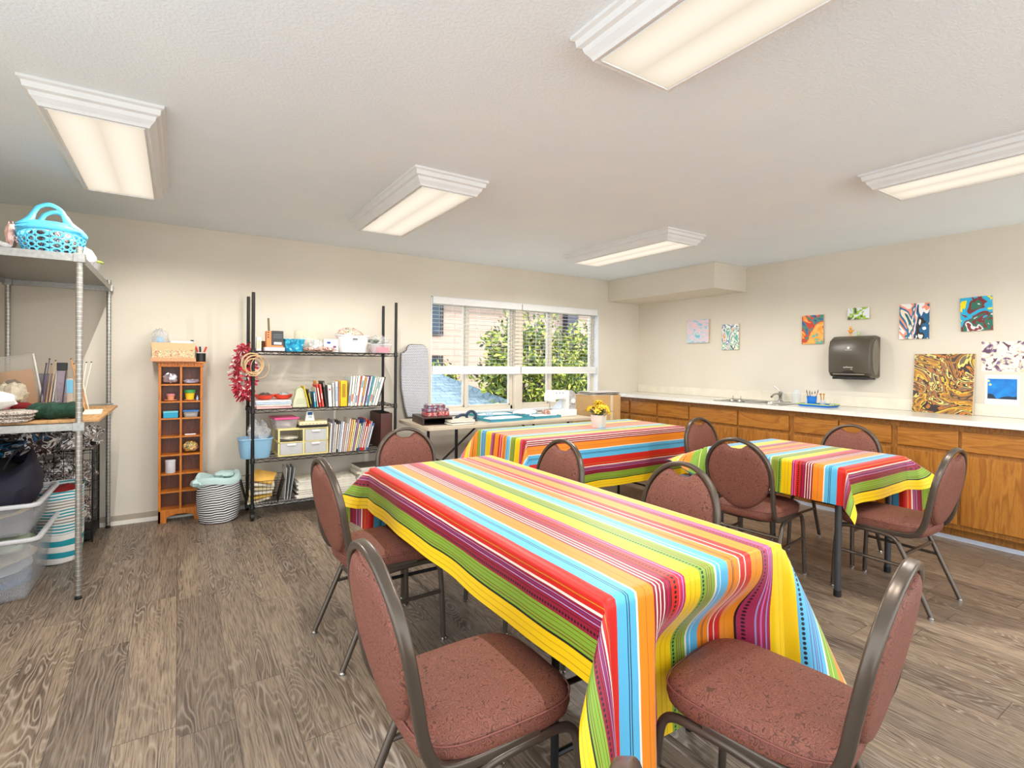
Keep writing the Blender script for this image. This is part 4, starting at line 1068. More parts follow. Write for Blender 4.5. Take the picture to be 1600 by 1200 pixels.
b = MB(); b.rings([[(x, y, z) for x, y in rrect(w_, l_, .015, 3)] for w_, l_, z in ((.165, .22, 0), (.185, .24, .075))], cap1=False); b.build('box_body', clear('clear_box_plastic', (226, 224, 226), .35), t)
MB().box(-.098, .098, -.126, .126, .075, .092).build('lid', M('pink_lid_plastic', (222, 76, 136), .4), t, smooth=False, bevel=.004)
MB().blob((0, 0, .033), (.15, .19, .055), 11, .22, 16, 9).build('contents', M('grey_white_contents', (206, 196, 196), .8, 0, .3, 40), t)
t = thing('flat_box', 'flat cream box with a black base on top of the yellow drawer unit', 'box', (.995, 4.83, z3+.237), R(-1))
MB().box(-.115, .115, -.13, .13, 0, .022).build('box_base', black_pl, t, smooth=False, bevel=.002); MB().box(-.115, .115, -.13, .13, .0225, .050).build('lid', M('cream_dotted_card', (226, 218, 176), .6, 0, .1, 200), t, smooth=False, bevel=.002)
b = MB()
for k in range(7): b.cyl((-.09+.03*k, -.131, .032), (-.09+.03*k, -.1295, .032), .004, 8)
b.build('red_dots', M('soft_red_dot', (206, 96, 80), .6), t, label='row of small red dots')
t = thing('punch_gadget', 'small white and blue gadget standing on the flat cream box', 'gadget', (.975, 4.76, z3+.288))
b = MB().prism([(-.040, 0), (.040, 0), (.040, .01), (.032, .05), (.022, .085), (-.022, .085), (-.032, .05), (-.040, .01)], 0, .03, Matrix(((1, 0, 0, 0), (0, 0, 1, 0), (0, 1, 0, 0), (0, 0, 0, 1)))); b.build('body', M('off_white_plastic', (232, 234, 228), .35), t, bevel=.004)
MB().box(-.020, .020, -.001, .0, .052, .080).build('blue_label', M('navy_label', (22, 72, 130), .4), t, smooth=False)
text_mesh('Clip', 'blue_lettering', M('navy_ink', (30, 80, 150), .5), t, (0, -.0006, .030), (pi/2, 0, 0), .020)
rndm = random.Random(9); x = 1.128
mcol = [((226, 222, 216), 'white'), ((150, 140, 150), 'lilac grey'), ((236, 234, 230), 'bright white'), ((206, 196, 186), 'stone'), ((60, 54, 54), 'charcoal'), ((206, 214, 226), 'pale blue'), ((222, 226, 232), 'icy white'), ((196, 160, 150), 'dusty pink'), ((232, 226, 220), 'cream white'),
        ((214, 202, 190), 'buff'), ((226, 170, 120), 'peach'), ((232, 214, 120), 'pale yellow'), ((236, 230, 210), 'ivory'), ((150, 110, 150), 'purple'), ((236, 226, 150), 'lemon'), ((70, 110, 120), 'dark teal'), ((40, 76, 130), 'navy'), ((206, 50, 36), 'red'), ((190, 40, 34), 'deep red'), ((214, 74, 54), 'vermilion'), ((196, 206, 214), 'silver'), ((70, 96, 150), 'denim')]
for i, (c, nm) in enumerate(mcol):
    th = rndm.uniform(.010, .021); lean = 3+i*.55
    book(x, z3, th, .265+rndm.uniform(-.02, .035)-(.006 if i < 3 else 0), .20, c, '%s magazine in the upright row beside the yellow drawer unit' % nm, lean, name='magazine', group='upright magazines', band=((236, 230, 220), .1, .9) if c[0] < 150 or c[1] < 90 else None, rough=.4)
    x += (th+.001)/cos(R(lean))
t = thing('file_box', 'dark brown open topped file box standing at the post end of the third shelf', 'box', (1.655, 4.885, z3+.001))
b = MB(); s = .004; w_, l_, h_ = .058, .155, .325
b.box(-w_, w_, -l_, -l_+s, 0, h_); b.box(-w_, w_, l_-s, l_, 0, h_); b.box(-w_, -w_+s, -l_, l_, 0, h_); b.box(w_-s, w_, -l_, l_, 0, h_); b.box(-w_, w_, -l_, l_, 0, s)
b.build('box_body', M('dark_brown_board', (84, 46, 38), .5), t, smooth=False)
b = MB()
for k in range(5): b.box(-.045+.02*k, -.043+.02*k, -.14, .14, .01, .335)
b.build('files', M('black_folder', (34, 32, 34), .6), t, smooth=False)
# pale blue tub hanging over the end of the third shelf
t = thing('plastic_tub', 'pale blue translucent tub of tools jutting past the shelf end', 'tub', (.545, 4.80, z3+.004), R(0))
b = MB()
b.rings([[(x, y, z) for x, y in rrect(w_, l_, .05, 5)] for w_, l_, z in ((.215, .17, 0), (.235, .19, .06), (.255, .21, .155), (.268, .222, .158), (.262, .216, .165), (.247, .202, .158), (.205, .16, .01))], cap0=True, cap1=True)
b.build('tub_body', clear('blue_tub_plastic', (150, 196, 226), .82, .3), t)
for k, (p0, p1, c) in enumerate((((-.06, -.03, .03), (-.13, -.06, .22), (170, 166, 160)), ((-.02, .02, .02), (.0, .03, .25), (130, 140, 130)), ((.05, 0, .03), (.08, .02, .21), (90, 120, 150)))):
    o = MB().tube([Vector(p0)+t.location, Vector(p1)+t.location], [.006, .004], 8).build('craft_tool', M('tool_%d' % k, c, .4)); tag(o, ('thin pale knitting needle sticking out of the blue tub', 'grey green handled tool upright in the blue tub', 'blue handled tool upright in the blue tub')[k], 'tool')
o = MB().blob((.58, 4.83, z3+.19), (.17, .15, .22), 21, .25, 18, 12).build('plastic_bag', clear('thin_bag', (226, 228, 230), .32)); tag(o, 'crumpled clear bag stuffed in the pale blue tub', 'bag')

# top shelf
z1 = SHZ[0]
t = thing('card_box', 'narrow white printed box beside the post on the top shelf', 'box', (.567, 4.80, z1+.001)); MB().box(-.018, .018, -.03, .03, 0, .115).build('box_body', M('white_card', (236, 238, 242), .6), t, smooth=False, bevel=.002)
MB().box(-.012, .012, -.0306, -.03, .02, .09).build('printed_panel', M('pale_yellow_print', (222, 214, 176), .6, 0, .2, 200), t, smooth=False)
o = MB().lathe([(.030, 0), (.034, .03), (.030, .08), (.026, .085)], 16, (.612, 4.86, z1+.001), cap1=True).build('wicker_jar', M('brown_wicker', (120, 90, 50), .8, 0, .35, 80, 1, 160)); tag(o, 'brown woven jar behind the orange box on the top shelf', 'jar')
o = box_('flat_case', 'low silver grey case under the orange box', 'case', .605, .762, 4.73, 4.86, z1+.0015, .032, M('silver_grey_card', (206, 200, 206), .4, 0, .15, 60))
t = thing('spool_box', 'orange box with a black framed grey front on the silver case', 'box', (.686, 4.79, z1+.035), R(0))
MB().box(-.064, .064, -.04, .05, 0, .135).build('box_body', M('salmon_orange_card', (226, 140, 84), .6), t, smooth=False, bevel=.003)
MB().box(-.026, .066, -.047, -.041, .016, .137).build('front_panel', M('charcoal_panel', (46, 48, 50), .35), t, smooth=False, bevel=.006, label='black panel with rounded corners')
b = MB()
for k in range(3): b.box(-.012, .054, -.0478, -.047, .105-.014*k, .108-.014*k)
b.build('printed_lines', M('grey_print', (130, 136, 140), .5), t, smooth=False)
MB().box(-.008, .052, -.0480, -.0472, .022, .042).build('white_label', M('white_card', (236, 238, 242), .6), t, smooth=False)
b = MB()
for k in range(3): b.box(-.058, -.044, -.0412, -.040, .118-.02*k, .126-.02*k)
b.build('side_marks', black_pl, t, smooth=False)
o = box_('green_ruler', 'thin olive strip standing up behind the orange box', 'ruler', .655, .672, 4.865, .0+4.870, z1+.001, .285, M('olive_wood', (110, 96, 60), .6)); o.rotation_euler = (R(3), R(-3), 0)
t = thing('glitter_tub', 'glittery turquoise plastic tub on the top shelf', 'tub', (.842, 4.81, z1+.001))
b = MB(); b.rings([[(x, y, z) for x, y in rrect(w_, l_, .02, 4)] for w_, l_, z in ((.135, .13, 0), (.165, .16, .10), (.178, .172, .101), (.178, .172, .107), (.160, .155, .105), (.13, .125, .006))], cap1=True)
nt = NT('turquoise_glitter'); vo = nt.node('ShaderNodeTexVoronoi'); vo.inputs['Scale'].default_value = 62; nt.link(nt.coords('Object'), vo.inputs['Vector'])
nt.base(nt.ramp(nt.sep(vo.outputs['Color'])[0], [(0, lin((0, 96, 140))), (.5, lin((20, 150, 190))), (.85, lin((60, 190, 216))), (1, lin((150, 226, 236)))])); nt.set(.3)
b.build('tub_body', nt.mat, t)
t = thing('clear_case', 'tall clear case of white stuffing against the wall on the top shelf', 'case', (.985, 4.95, z1+.001))
b = MB(); b.box(-.105, .105, -.05, -.048, 0, .19); b.box(-.105, .105, .048, .05, 0, .19); b.box(-.105, -.103, -.05, .05, 0, .19); b.box(.103, .105, -.05, .05, 0, .19)
b.build('case_body', clear('olive_clear', (214, 210, 180), .18, .1), t, smooth=False); MB().blob((0, -.0, .07), (.16, .08, .13), 31, .22, 18, 10).build('stuffing', M('white_stuffing', (234, 232, 228), .9), t)
o = MB().blob((1.02, 4.78, z1+.055), (.12, .12, .10), 33, .3, 20, 12, flat=True).build('crumpled_bag', clear('white_film', (240, 238, 236), .7)); tag(o, 'crumpled white film bag before the tall clear case', 'bag')
nt = mat_paint('paisley_cotton', [(206, 150, 150), (226, 206, 180), (130, 50, 60), (236, 220, 200), (150, 80, 84), (90, 40, 46)], 30, .8, rough=.8)
o = MB().blob((1.055, 4.755, z1+.024), (.27, .09, .048), 35, .16, 28, 9, freq=6, flat=True).build('folded_scarf', nt); tag(o, 'wine and cream paisley cloth folded along the front edge of the top shelf', 'cloth')
t = thing('tissue_box', 'white square box with a blue oval mark on the top shelf', 'box', (1.168, 4.86, z1+.001), R(-6))
MB().box(-.064, .064, -.05, .05, 0, .118).build('box_body', white_pl, t, smooth=False, bevel=.004)
MB().prism([(.018*cos(a_)-.02, .011*sin(a_)) for a_ in [2*pi*i/20 for i in range(20)]], 0, .0008, Matrix.Translation((0, -.0505, .086)) @ Matrix.Rotation(pi/2, 4, 'X')).build('blue_oval', M('navy_ink', (30, 80, 150), .5), t, label='small blue oval mark')
MB().blob((.03, -.051, .05), (.03, .002, .02), 36, .3, 10, 6).build('floral_print', M('plum_print', (110, 60, 90), .6), t)
def tub(name, label, loc, w_, l_, h_, m_, hole=True, taper=.82):
    t = thing(name, label, 'tub', loc); b = MB()
    lv = [(taper, 0), (taper+.01, .003), (1.0-.03, h_*.9), (1.0, h_-.012), (1.045, h_-.010), (1.045, h_), (.985, h_), (taper-.03, .008)]
    b.rings([[(x, y, z+.016*(z > h_*.85)*(2*abs(x)/w_)**2) for x, y in rrect(w_*k, l_*k, min(w_, l_)*.28*k, 6)] for k, z in lv], cap1=True)
    b.build('tub_body', m_, t); return t
t = tub('white_tub', 'white oval plastic tub with a grip hole on the top shelf', (1.355, 4.83, z1+.001), .285, .21, .150, white_pl)
MB().tube([(x*1, -.106, z+.122) for x, z in rrect(.052, .020, .0095, 5)], .003, 5, closed=True).build('grip_rim', white_pl, t)
b = MB(); b.prism(rrect(.050, .018, .0088, 5), -.0012, .0012, Matrix.Translation((.0, -.1035, .122)) @ Matrix.Rotation(pi/2+R(8), 4, 'X')); g = b.build('grip_hole', M('shadow_grey', (96, 96, 98), .8), t, label='dark oval grip hole')
nt = mat_paint('red_green_candy', [(240, 236, 226), (206, 50, 46), (240, 236, 230), (226, 200, 150), (90, 120, 70), (236, 230, 224), (214, 70, 60), (242, 240, 236)], 20, .8)
o = MB().blob((1.33, 4.83, z1+.155), (.24, .17, .13), 41, .22, 24, 12).build('festive_ribbon', nt); tag(o, 'red, white and green ribbons heaped in the white oval tub', 'ribbon')
t = thing('clear_box', 'clear plastic box with hot pink contents at the window end of the top shelf', 'box', (1.60, 4.80, z1+.001))
b = MB(); b.rings([[(x, y, z) for x, y in rrect(w_, l_, .02, 3)] for w_, l_, z in ((.175, .17, 0), (.195, .19, .075))], cap1=False); b.build('box_body', clear('clear_box_plastic'), t)
MB().box(-.102, .102, -.10, .10, .075, .083).build('lid', clear('clear_lid', (226, 226, 236), .55), t, smooth=False); MB().box(-.03, .082, -.075, .07, .004, .055).build('contents', M('hot_pink', (236, 60, 110), .5, 0, .15, 40), t, smooth=False, bevel=.01)
MB().blob((-.055, 0, .03), (.05, .14, .05), 42, .2, 12, 8).build('contents', M('pale_rose', (226, 180, 190), .7), t)
o = MB().blob((1.60, 4.83, z1+.122), (.20, .15, .075), 43, .28, 22, 10).build('plastic_bag', clear('thin_bag', (226, 228, 230), .45)); tag(o, 'clear bag of green trimmings on the box with pink contents', 'bag')
o = MB().blob((1.56, 4.82, z1+.115), (.10, .10, .04), 44, .25, 14, 8).build('green_trim', M('olive_green_cloth', (96, 116, 84), .9, 0, .3, 60)); tag(o, 'olive green trim inside the clear bag on the top shelf', 'cloth')

# bottom shelf
z4 = SHZ[3]
t = thing('wire_basket', 'black wire basket of papers tilted on the bottom shelf', 'basket', (.60, 4.78, z4+.002), R(-6))
b = MB(); w0, l0, w1, l1, hh = .115, .11, .165, .15, .20
def lvl(f): return w0+(w1-w0)*f, l0+(l1-l0)*f, hh*f
for f in (0, .2, .4, .6, .8, 1.0):
    a_, c_, z_ = lvl(f); b.tube([(-a_, -c_, z_), (a_, -c_, z_), (a_, c_, z_), (-a_, c_, z_)], .0024 if f == 1 else .0013, 5, closed=True)
for k in range(11):
    q = -1+2*k/10
    for s in (-1, 1): b.tube([(q*w0, s*l0, 0), (q*w1, s*l1, hh)], .0013, 4); b.tube([(s*w0, q*l0, 0), (s*w1, q*l1, hh)], .0013, 4)
    b.tube([(q*w0, -l0, 0), (q*w0, l0, 0)], .0013, 4)
b.build('wire_body', M('bronze_black_wire', (48, 40, 34), .4, .4), t)
rp = random.Random(3)
for k in range(6):
    c = [(232, 220, 190), (226, 190, 90), (238, 234, 222), (222, 208, 170), (236, 230, 214), (226, 176, 84)][k]
    o = MB().box(-.085, .085, -.09, .09, 0, .012).build('paper_bundle', M('paper_%d' % k, c, .8, 0, .08, 50), smooth=False, loc=(.60-.02+.006*k, 4.78, z4+.035+.034*k), rot=(R(8+2*k), R(-12+5*k), R(-6+rp.uniform(-12, 12))))
    tag(o, ['buff', 'amber edged', 'white', 'tan', 'cream', 'gold printed'][k]+' bundle of papers lying in the wire basket', 'papers', 'papers in the wire basket')
for k in range(3):
    o = MB().box(0, .004, -.11, .11, 0, .27).build('paper_sheet', M('sheet_grey_%d' % k, (200-14*k, 200-12*k, 198-10*k), .6, 0, .25, 30), smooth=False, loc=(.765+.022*k, 4.84, z4+.003), rot=(0, R(4+2*k), 0))
    tag(o, ('grey printed sheet leaning right against the wire basket', 'greyer printed sheet, second out from the wire basket', 'darkest printed sheet, third out from the wire basket')[k], 'sheet', 'sheets leaning on the wire basket')
gsh = [(226, 220, 204), (150, 140, 124), (206, 196, 176), (90, 84, 76), (232, 228, 216), (196, 190, 178), (120, 110, 100), (222, 214, 196)]
def stack(x0, x1, zt, n, where, grp):
    h = (zt-z4-.002)/n; rs = random.Random(int(x0*100))
    for k in range(n):
        c = gsh[(k*3+int(x0*10)) % 8]; w_ = (x1-x0)/2*rs.uniform(.9, 1)
        t = thing('magazine', '%s magazine, %s from the bottom in the %s' % (['pale', 'brown', 'tan', 'dark', 'white', 'grey', 'dusky', 'cream'][(k*3+int(x0*10)) % 8], num[k], where), 'magazine', ((x0+x1)/2+rs.uniform(-.01, .01), 4.85, z4+.002+h*k), R(rs.uniform(-4, 4)), grp)
        MB().box(-w_, w_, -.135, .135, h-.0032, h-.0007).build('cover', M('mag_%d_%d_%d' % c, c, .5, 0, .3, 22), t, smooth=False)
        MB().box(-w_+.001, w_-.001, -.134, .134, 0, h-.0032).build('pages', paper_m, t, smooth=False)
stack(.86, 1.10, .285, 9, 'flat pile next to the leaning sheets', 'flat magazines beside the basket')
stack(1.115, 1.375, .270, 8, 'flat pile mid bottom shelf', 'flat magazines in the middle of the bottom shelf')
stack(1.39, 1.66, .345, 11, 'flat pile nearest the window', 'flat magazines at the end of the bottom shelf')
# wreath and hoops hanging off the end
t = thing('rag_wreath', 'red and white rag wreath hanging on the shelf end', 'wreath', (.47, 4.90, 1.225))
b = MB(); rw = random.Random(2)
b.tube([(0.0+.02*sin(a_), .02*cos(a_), .17*cos(a_)) if False else (.062*cos(a_)*.9, .02*sin(a_*2), .20*sin(a_)) for a_ in [2*pi*i/24 for i in range(24)]], .022, 8, closed=True)
b.build('wreath_ring', M('dark_red_cotton', (150, 30, 46), .8), t)
for c, nm, n_, sd in (((190, 36, 56), 'red', 230, 1), ((236, 214, 210), 'white', 150, 2), ((206, 80, 96), 'rose', 140, 3)):
    b = MB(); rw = random.Random(sd)
    for i in range(n_):
        a_ = rw.uniform(0, 6.28); p = Vector((.060*cos(a_), rw.uniform(-.02, .02), .20*sin(a_))); d_ = Vector((rw.gauss(0, 1), rw.gauss(0, 1), rw.gauss(0, .8))).normalized(); L = rw.uniform(.035, .075); sd_ = d_.orthogonal().normalized()*.008
        q = p+d_*L+Vector((0, 0, -.008))
        b.add([p-sd_, p+sd_, p+d_*L*.5+sd_*1.3+Vector((0, 0, .006)), q+sd_*.8, q-sd_*.8, p+d_*L*.5-sd_*1.3], [(0, 1, 2, 5), (5, 2, 3, 4)])
    b.build(nm+'_rag_strips', M(nm+'_cotton', c, .85), t, smooth=False, solid=.001)
wood_ring = M('pale_bentwood', (206, 170, 124), .5)
for k, (cx, cz, r_, rt) in enumerate(((.505, 1.300, .078, .006), (.520, 1.285, .075, .006), (.515, 1.265, .070, .005), (.560, 1.265, .088, .0025))):
    th_ = R(10+8*k)
    o = MB().tube([(r_*cos(a_)*cos(th_), r_*cos(a_)*sin(th_), r_*sin(a_)) for a_ in [2*pi*i/36 for i in range(36)]], rt, 8, closed=True).build('embroidery_hoop', wood_ring, loc=(cx, 4.668-.012*k, cz))
    tag(o, ('thick bentwood hoop nearest the wreath on the shelf post', 'bentwood hoop in the middle of the bunch on the shelf post', 'slightly smaller bentwood hoop in the bunch on the shelf post', 'thin wire like hoop hanging lowest and farthest out from the post')[k], 'hoop', 'hoops hung on the shelf post')

# ------------------------------------------------------------------ narrow orange pine cubby shelf
cb = thing('cubby_shelf', 'tall narrow orange pine cubby shelf of sixteen pigeonholes against the wall', 'shelf', (.021, 5.055, 0))
hw, hd, s = .152, .062, .012
SZ = [.105, .251, .396, .550, .697, .846, .983, 1.122]
MB().box(-hw, -hw+.018, -hd, hd, 0, 1.27).build('side_panel', pine_m, cb, smooth=False, bevel=.002)
MB().box(hw-.018, hw, -hd, hd, 0, 1.27).build('side_panel', pine_m, cb, smooth=False, bevel=.002)
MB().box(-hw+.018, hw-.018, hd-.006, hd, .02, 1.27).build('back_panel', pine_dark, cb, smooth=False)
MB().box(-.007, .007, -hd+.002, hd-.006, .105, 1.262).build('centre_divider', pine_m, cb, smooth=False)
for z in SZ:
    MB().box(-hw+.018, hw-.018, -hd+.001, hd-.006, z-s, z).build('shelf_board', pine_m, cb, smooth=False)
sk_ = [(-hw, 0), (-hw+.035, 0)] + [(-hw+.045+.012*cos(R(a_)), .012+.022*sin(R(a_))) for a_ in (-60, -20)] + [(-hw+.06, .045), (-.03, .062), (.03, .062), (hw-.06, .045)] + [(hw-.045-.012*cos(R(a_)), .012+.022*sin(R(a_))) for a_ in (-20, -60)] + [(hw-.035, 0), (hw, 0), (hw, .10), (-hw, .10)]
MB().prism(sk_, 0, .012, Matrix.Translation((0, -hd, 0)) @ Matrix(((1, 0, 0, 0), (0, 0, 1, 0), (0, 1, 0, 0), (0, 0, 0, 1)))).build('shaped_plinth', pine_m, cb, smooth=False, bevel=.002)
b = MB(); b.box(-hw-.006, hw+.006, -hd-.006, hd, 1.262, 1.272); b.box(-hw-.020, hw+.020, -hd-.020, hd+.01, 1.292, 1.305)
for k in range(14): x = -hw-.008+(2*hw+.016)*(k+.5)/14; b.box(x-.006, x+.006, -hd-.014, hd, 1.272, 1.292)
b.box(-hw-.004, hw+.004, -hd-.004, hd, 1.27, 1.293); b.build('dentil_cornice', pine_m, cb, smooth=False, bevel=.0015)
def at_cub(col, row): return (.021+(-.07 if col == 0 else .07), 5.045, SZ[7-row]+.001)
x, y, z = at_cub(0, 0); o = MB().blob((x, y, z+.043), (.11, .07, .088), 51, .2, 18, 10, flat=True).build('foil_bundle', M('crumpled_silver_film', (196, 194, 204), .25, .6, .25, 60)); tag(o, 'crumpled silver bundle in the topmost pigeonhole away from the wire shelving', 'bundle')
x, y, z = at_cub(1, 0); o = MB().blob((x, y, z+.018), (.115, .08, .036), 52, .25, 18, 8, flat=True).build('folded_bag', clear('violet_grey_film', (196, 190, 210), .8)); tag(o, 'flat crinkled bag in the topmost pigeonhole toward the wire shelving', 'bag')
x, y, z = at_cub(0, 1); t = thing('flower_pot', 'tiny terracotta pot with a pink rim on a saucer in the cubby shelf', 'pot', (x, y-.01, z))
tc_ = M('terracotta', (226, 150, 110), .7)
MB().lathe([(.022, .01), (.026, .045), (.024, .045), (.019, .012)], 18).build('pot', tc_, t); MB().lathe([(.027, .043), (.030, .043), (.030, .058), (.027, .058)], 18, cap0=False).build('rim', M('pink_paint', (226, 140, 150), .6), t, label='pink rim'); MB().lathe([(.030, 0), (.045, .008), (.043, .011), (.028, .004)], 18, cap1=True).build('saucer', tc_, t)
x, y, z = at_cub(1, 1); t = thing('flower_pot', 'larger yellow pot with a green rim on a saucer in the cubby shelf', 'pot', (x-.008, y-.012, z))
MB().lathe([(.027, .008), (.036, .068), (.034, .068), (.023, .010)], 18).build('pot', M('yellow_paint', (244, 204, 40), .5), t); MB().lathe([(.037, .064), (.041, .064), (.041, .088), (.037, .088)], 18, cap0=False).build('rim', M('green_paint', (60, 150, 80), .5), t, label='green rim'); MB().lathe([(.030, 0), (.042, .008), (.04, .010), (.028, .004)], 18, cap1=True).build('saucer', tc_, t)
o = MB().lathe([(.009, 0), (.009, .022), (.004, .03), (.003, .042)], 10, (x+.045, y-.02, z), cap1=True).build('dropper_bottle', M('pale_blue_bottle', (166, 190, 214), .4)); tag(o, 'tiny pale blue dropper bottle beside the yellow pot', 'bottle')
x, y, z = at_cub(0, 2); t = thing('small_box', 'small bright turquoise box in the third pigeonhole down', 'box', (x, y-.01, z)); MB().box(-.050, .050, -.035, .035, 0, .042).build('box_body', M('turquoise_card', (36, 160, 196), .5), t, smooth=False, bevel=.002); MB().box(-.051, .051, -.036, .036, .042, .054).build('lid', M('pale_turquoise_card', (120, 206, 222), .5), t, smooth=False, bevel=.002)
x, y, z = at_cub(1, 2); t = thing('craft_tub', 'small clear tub with a blue lid and coloured beads in the third pigeonhole down', 'tub', (x, y-.01, z)); MB().rings([[(a_, c_, zz) for a_, c_ in rrect(w_, l_, .012, 3)] for w_, l_, zz in ((.09, .06, 0), (.108, .07, .046))]).build('tub_body', clear('clear_box_plastic'), t); MB().box(-.058, .058, -.038, .038, .046, .058).build('lid', M('mid_blue_plastic', (50, 120, 190), .4), t, smooth=False, bevel=.003)
MB().blob((0, 0, .02), (.085, .055, .034), 53, .2, 14, 8).build('beads', mat_paint('mixed_beads', [(240, 236, 226), (40, 90, 150), (246, 196, 30), (250, 246, 240), (30, 60, 90), (236, 230, 226)], 60, .2), t)
x, y, z = at_cub(1, 3); o = box_('eraser_stick', 'thin white stick lying in the fourth pigeonhole down', 'stick', x-.042, x+.036, y-.03, y-.015, z, .011, white_pl)
x, y, z = at_cub(1, 4); o = MB().blob((x, y, z+.048), (.115, .075, .092), 54, .08, 20, 12, flat=True).build('bag_of_tokens', mat_paint('coloured_tokens', [(246, 200, 30), (40, 70, 130), (60, 120, 80), (244, 214, 70), (206, 60, 50), (236, 232, 226), (246, 196, 20), (30, 50, 90)], 42, .1)); tag(o, 'bag of yellow, blue and green tokens in the fifth pigeonhole down', 'bag')
x, y, z = at_cub(0, 5); t = thing('white_jar', 'round white plastic jar in the sixth pigeonhole down', 'jar', (x, y-.01, z)); MB().lathe([(.034, 0), (.036, .004), (.036, .088), (.033, .09)], 22, cap1=True).build('jar_body', clear('milky_plastic', (226, 226, 232), .9, .4), t); MB().lathe([(.038, .09), (.038, .106), (.034, .108)], 22, cap1=True).build('lid', clear('milky_lid', (232, 232, 236), .85, .4), t)
# things on the cubby shelf
ztop = 1.3055
t = thing('cardboard_caddy', 'floral printed cardboard caddy on top of the cubby shelf', 'box', (-.030, 5.03, ztop))
nt = NT('floral_card'); v = nt.coords('Object'); zz = nt.sep(v)[2]; n1 = nt.noise(v, 48, 3, .6, 1.0)
fl = nt.ramp(n1, [(0, lin((196, 120, 90))), (.42, lin((226, 206, 160))), (.5, lin((150, 140, 110))), (.55, lin((236, 222, 180))), (.63, lin((206, 150, 120)))], True)
msk = nt.math('LESS_THAN', nt.math('ADD', zz, nt.math('MULTIPLY', nt.noise(v, 20, 2), .06)), .125)
nt.base(nt.mix(msk, lin((222, 184, 138)), fl)); nt.set(.7)
b = MB(); w_, l_, h_ = .148, .075, .150; q = .003
b.box(-w_, w_, -l_, -l_+q, 0, h_); b.box(-w_, w_, l_-q, l_, 0, h_); b.box(-w_, -w_+q, -l_, l_, 0, h_-.04); b.box(w_-q, w_, -l_, l_, 0, h_-.04); b.box(-w_, w_, -l_, l_, 0, q)
b.build('caddy_body', nt.mat, t, smooth=False); MB().box(-w_-.004, w_+.004, -l_-.004, -l_, 0, .03).build('base_band', M('speckled_peach_card', (222, 160, 118), .7, 0, .2, 90), t, smooth=False)
o = MB().blob((-.145+.02, 5.05, ztop+.16), (.11, .09, .20), 55, .25, 18, 12).build('plastic_bag', clear('thin_bag', (226, 228, 230), .45)); tag(o, 'clear bag standing up out of the cardboard caddy', 'bag')
o = MB().blob((-.125, 5.04, ztop+.165), (.05, .05, .07), 56, .2, 12, 8).build('blue_scrap', M('sky_blue_scrap', (120, 190, 226), .7)); tag(o, 'sky blue scrap inside the clear bag in the caddy', 'scrap')
o = box_('white_sheets', 'white sheets showing above the rim of the cardboard caddy', 'paper', -.05, .10, 5.0, 5.06, ztop+.05, .118, M('white_card', (236, 238, 242), .6))
o = box_('black_clip', 'small black clip on the white sheets in the caddy', 'clip', .085, .108, 5.02, 5.035, ztop+.1685, .010, black_pl)
t = thing('pen_cup', 'black cup of scissors and pens on the corner of the cubby shelf', 'cup', (.160, 5.02, ztop)); MB().lathe([(.034, 0), (.035, .070), (.0325, .070), (.0315, .004)], 22).build('cup_body', black_pl, t)
for k, (dx, c, nm) in enumerate(((-.020, (226, 66, 40), 'orange handled scissors leaning toward the caddy from the black cup'), (-.004, (40, 40, 44), 'black handled pen in the black cup'), (.020, (226, 76, 46), 'orange red marker leaning outward from the black cup'))):
    o = MB().tube([(.160+dx*.4, 5.02, ztop+.02), (.160+dx*1.2, 5.02, ztop+.085)], .004, 6).tube([(.160+dx*1.15, 5.02, ztop+.08), (.160+dx*1.9, 5.02, ztop+.125)], .0075, 8, mi=1).build(('scissors', 'pen', 'marker_pen')[k], [M('pale_shaft', (226, 226, 226), .4), M('pen_%d' % k, c, .4)]); tag(o, nm, ('scissors', 'pen', 'pen')[k])

# ------------------------------------------------------------------ striped laundry bag on the floor
t = thing('striped_bag', 'black and white striped cloth bag with a pale mint lining beside the cubby shelf', 'bag', (.285, 4.86, 0))
nt = NT('black_white_stripes'); v = nt.coords('Object'); x_, y_, z_ = nt.sep(v)
sv = nt.math('ADD', z_, nt.math('ADD', nt.math('MULTIPLY', x_, -.10), nt.math('MULTIPLY', nt.noise(v, 6, 2), .05)))
nt.base(nt.mix(nt.math('GREATER_THAN', nt.math('FRACT', nt.math('MULTIPLY', sv, 54)), .52), lin((236, 236, 234)), lin((24, 26, 34)))); nt.set(.85)
def wob(a_, z, k): return 1+k*(sin(3*a_+z*9)*.5+sin(5*a_-z*14+1)*.35)
rs = []
for z, r_ in ((0, .120), (.01, .136), (.08, .150), (.16, .157), (.24, .156), (.31, .150), (.345, .152)):
    rs.append([(r_*1.02*cos(a_)*wob(a_, z, .05), r_*.82*sin(a_)*wob(a_, z, .05), z+(.012*sin(2*a_) if z > .2 else 0)) for a_ in [2*pi*i/40 for i in range(40)]])
MB().rings(rs, cap1=False).build('bag_body', nt.mat, t)
mint = M('mint_cotton', (190, 216, 212), .85, 0, .05, 20)
rs = []
for z, r_ in ((.325, .160), (.355, .160), (.378, .146), (.372, .12), (.33, .10), (.29, .07)):
    rs.append([(r_*1.04*cos(a_)*wob(a_, z, .09)-.008, r_*.84*sin(a_)*wob(a_, z, .09), z+.014*sin(3*a_+.6)+.014*cos(2*a_)) for a_ in [2*pi*i/40 for i in range(40)]])
MB().rings(rs, cap0=False).build('turned_lining', mint, t, label='pale mint lining folded over the rim')
MB().blob((-.14, -.05, .335), (.12, .10, .07), 57, .15, 16, 9).build('lining_fold', mint, t); MB().blob((.04, .02, .375), (.16, .13, .06), 58, .18, 18, 9).build('lining_fold', mint, t)

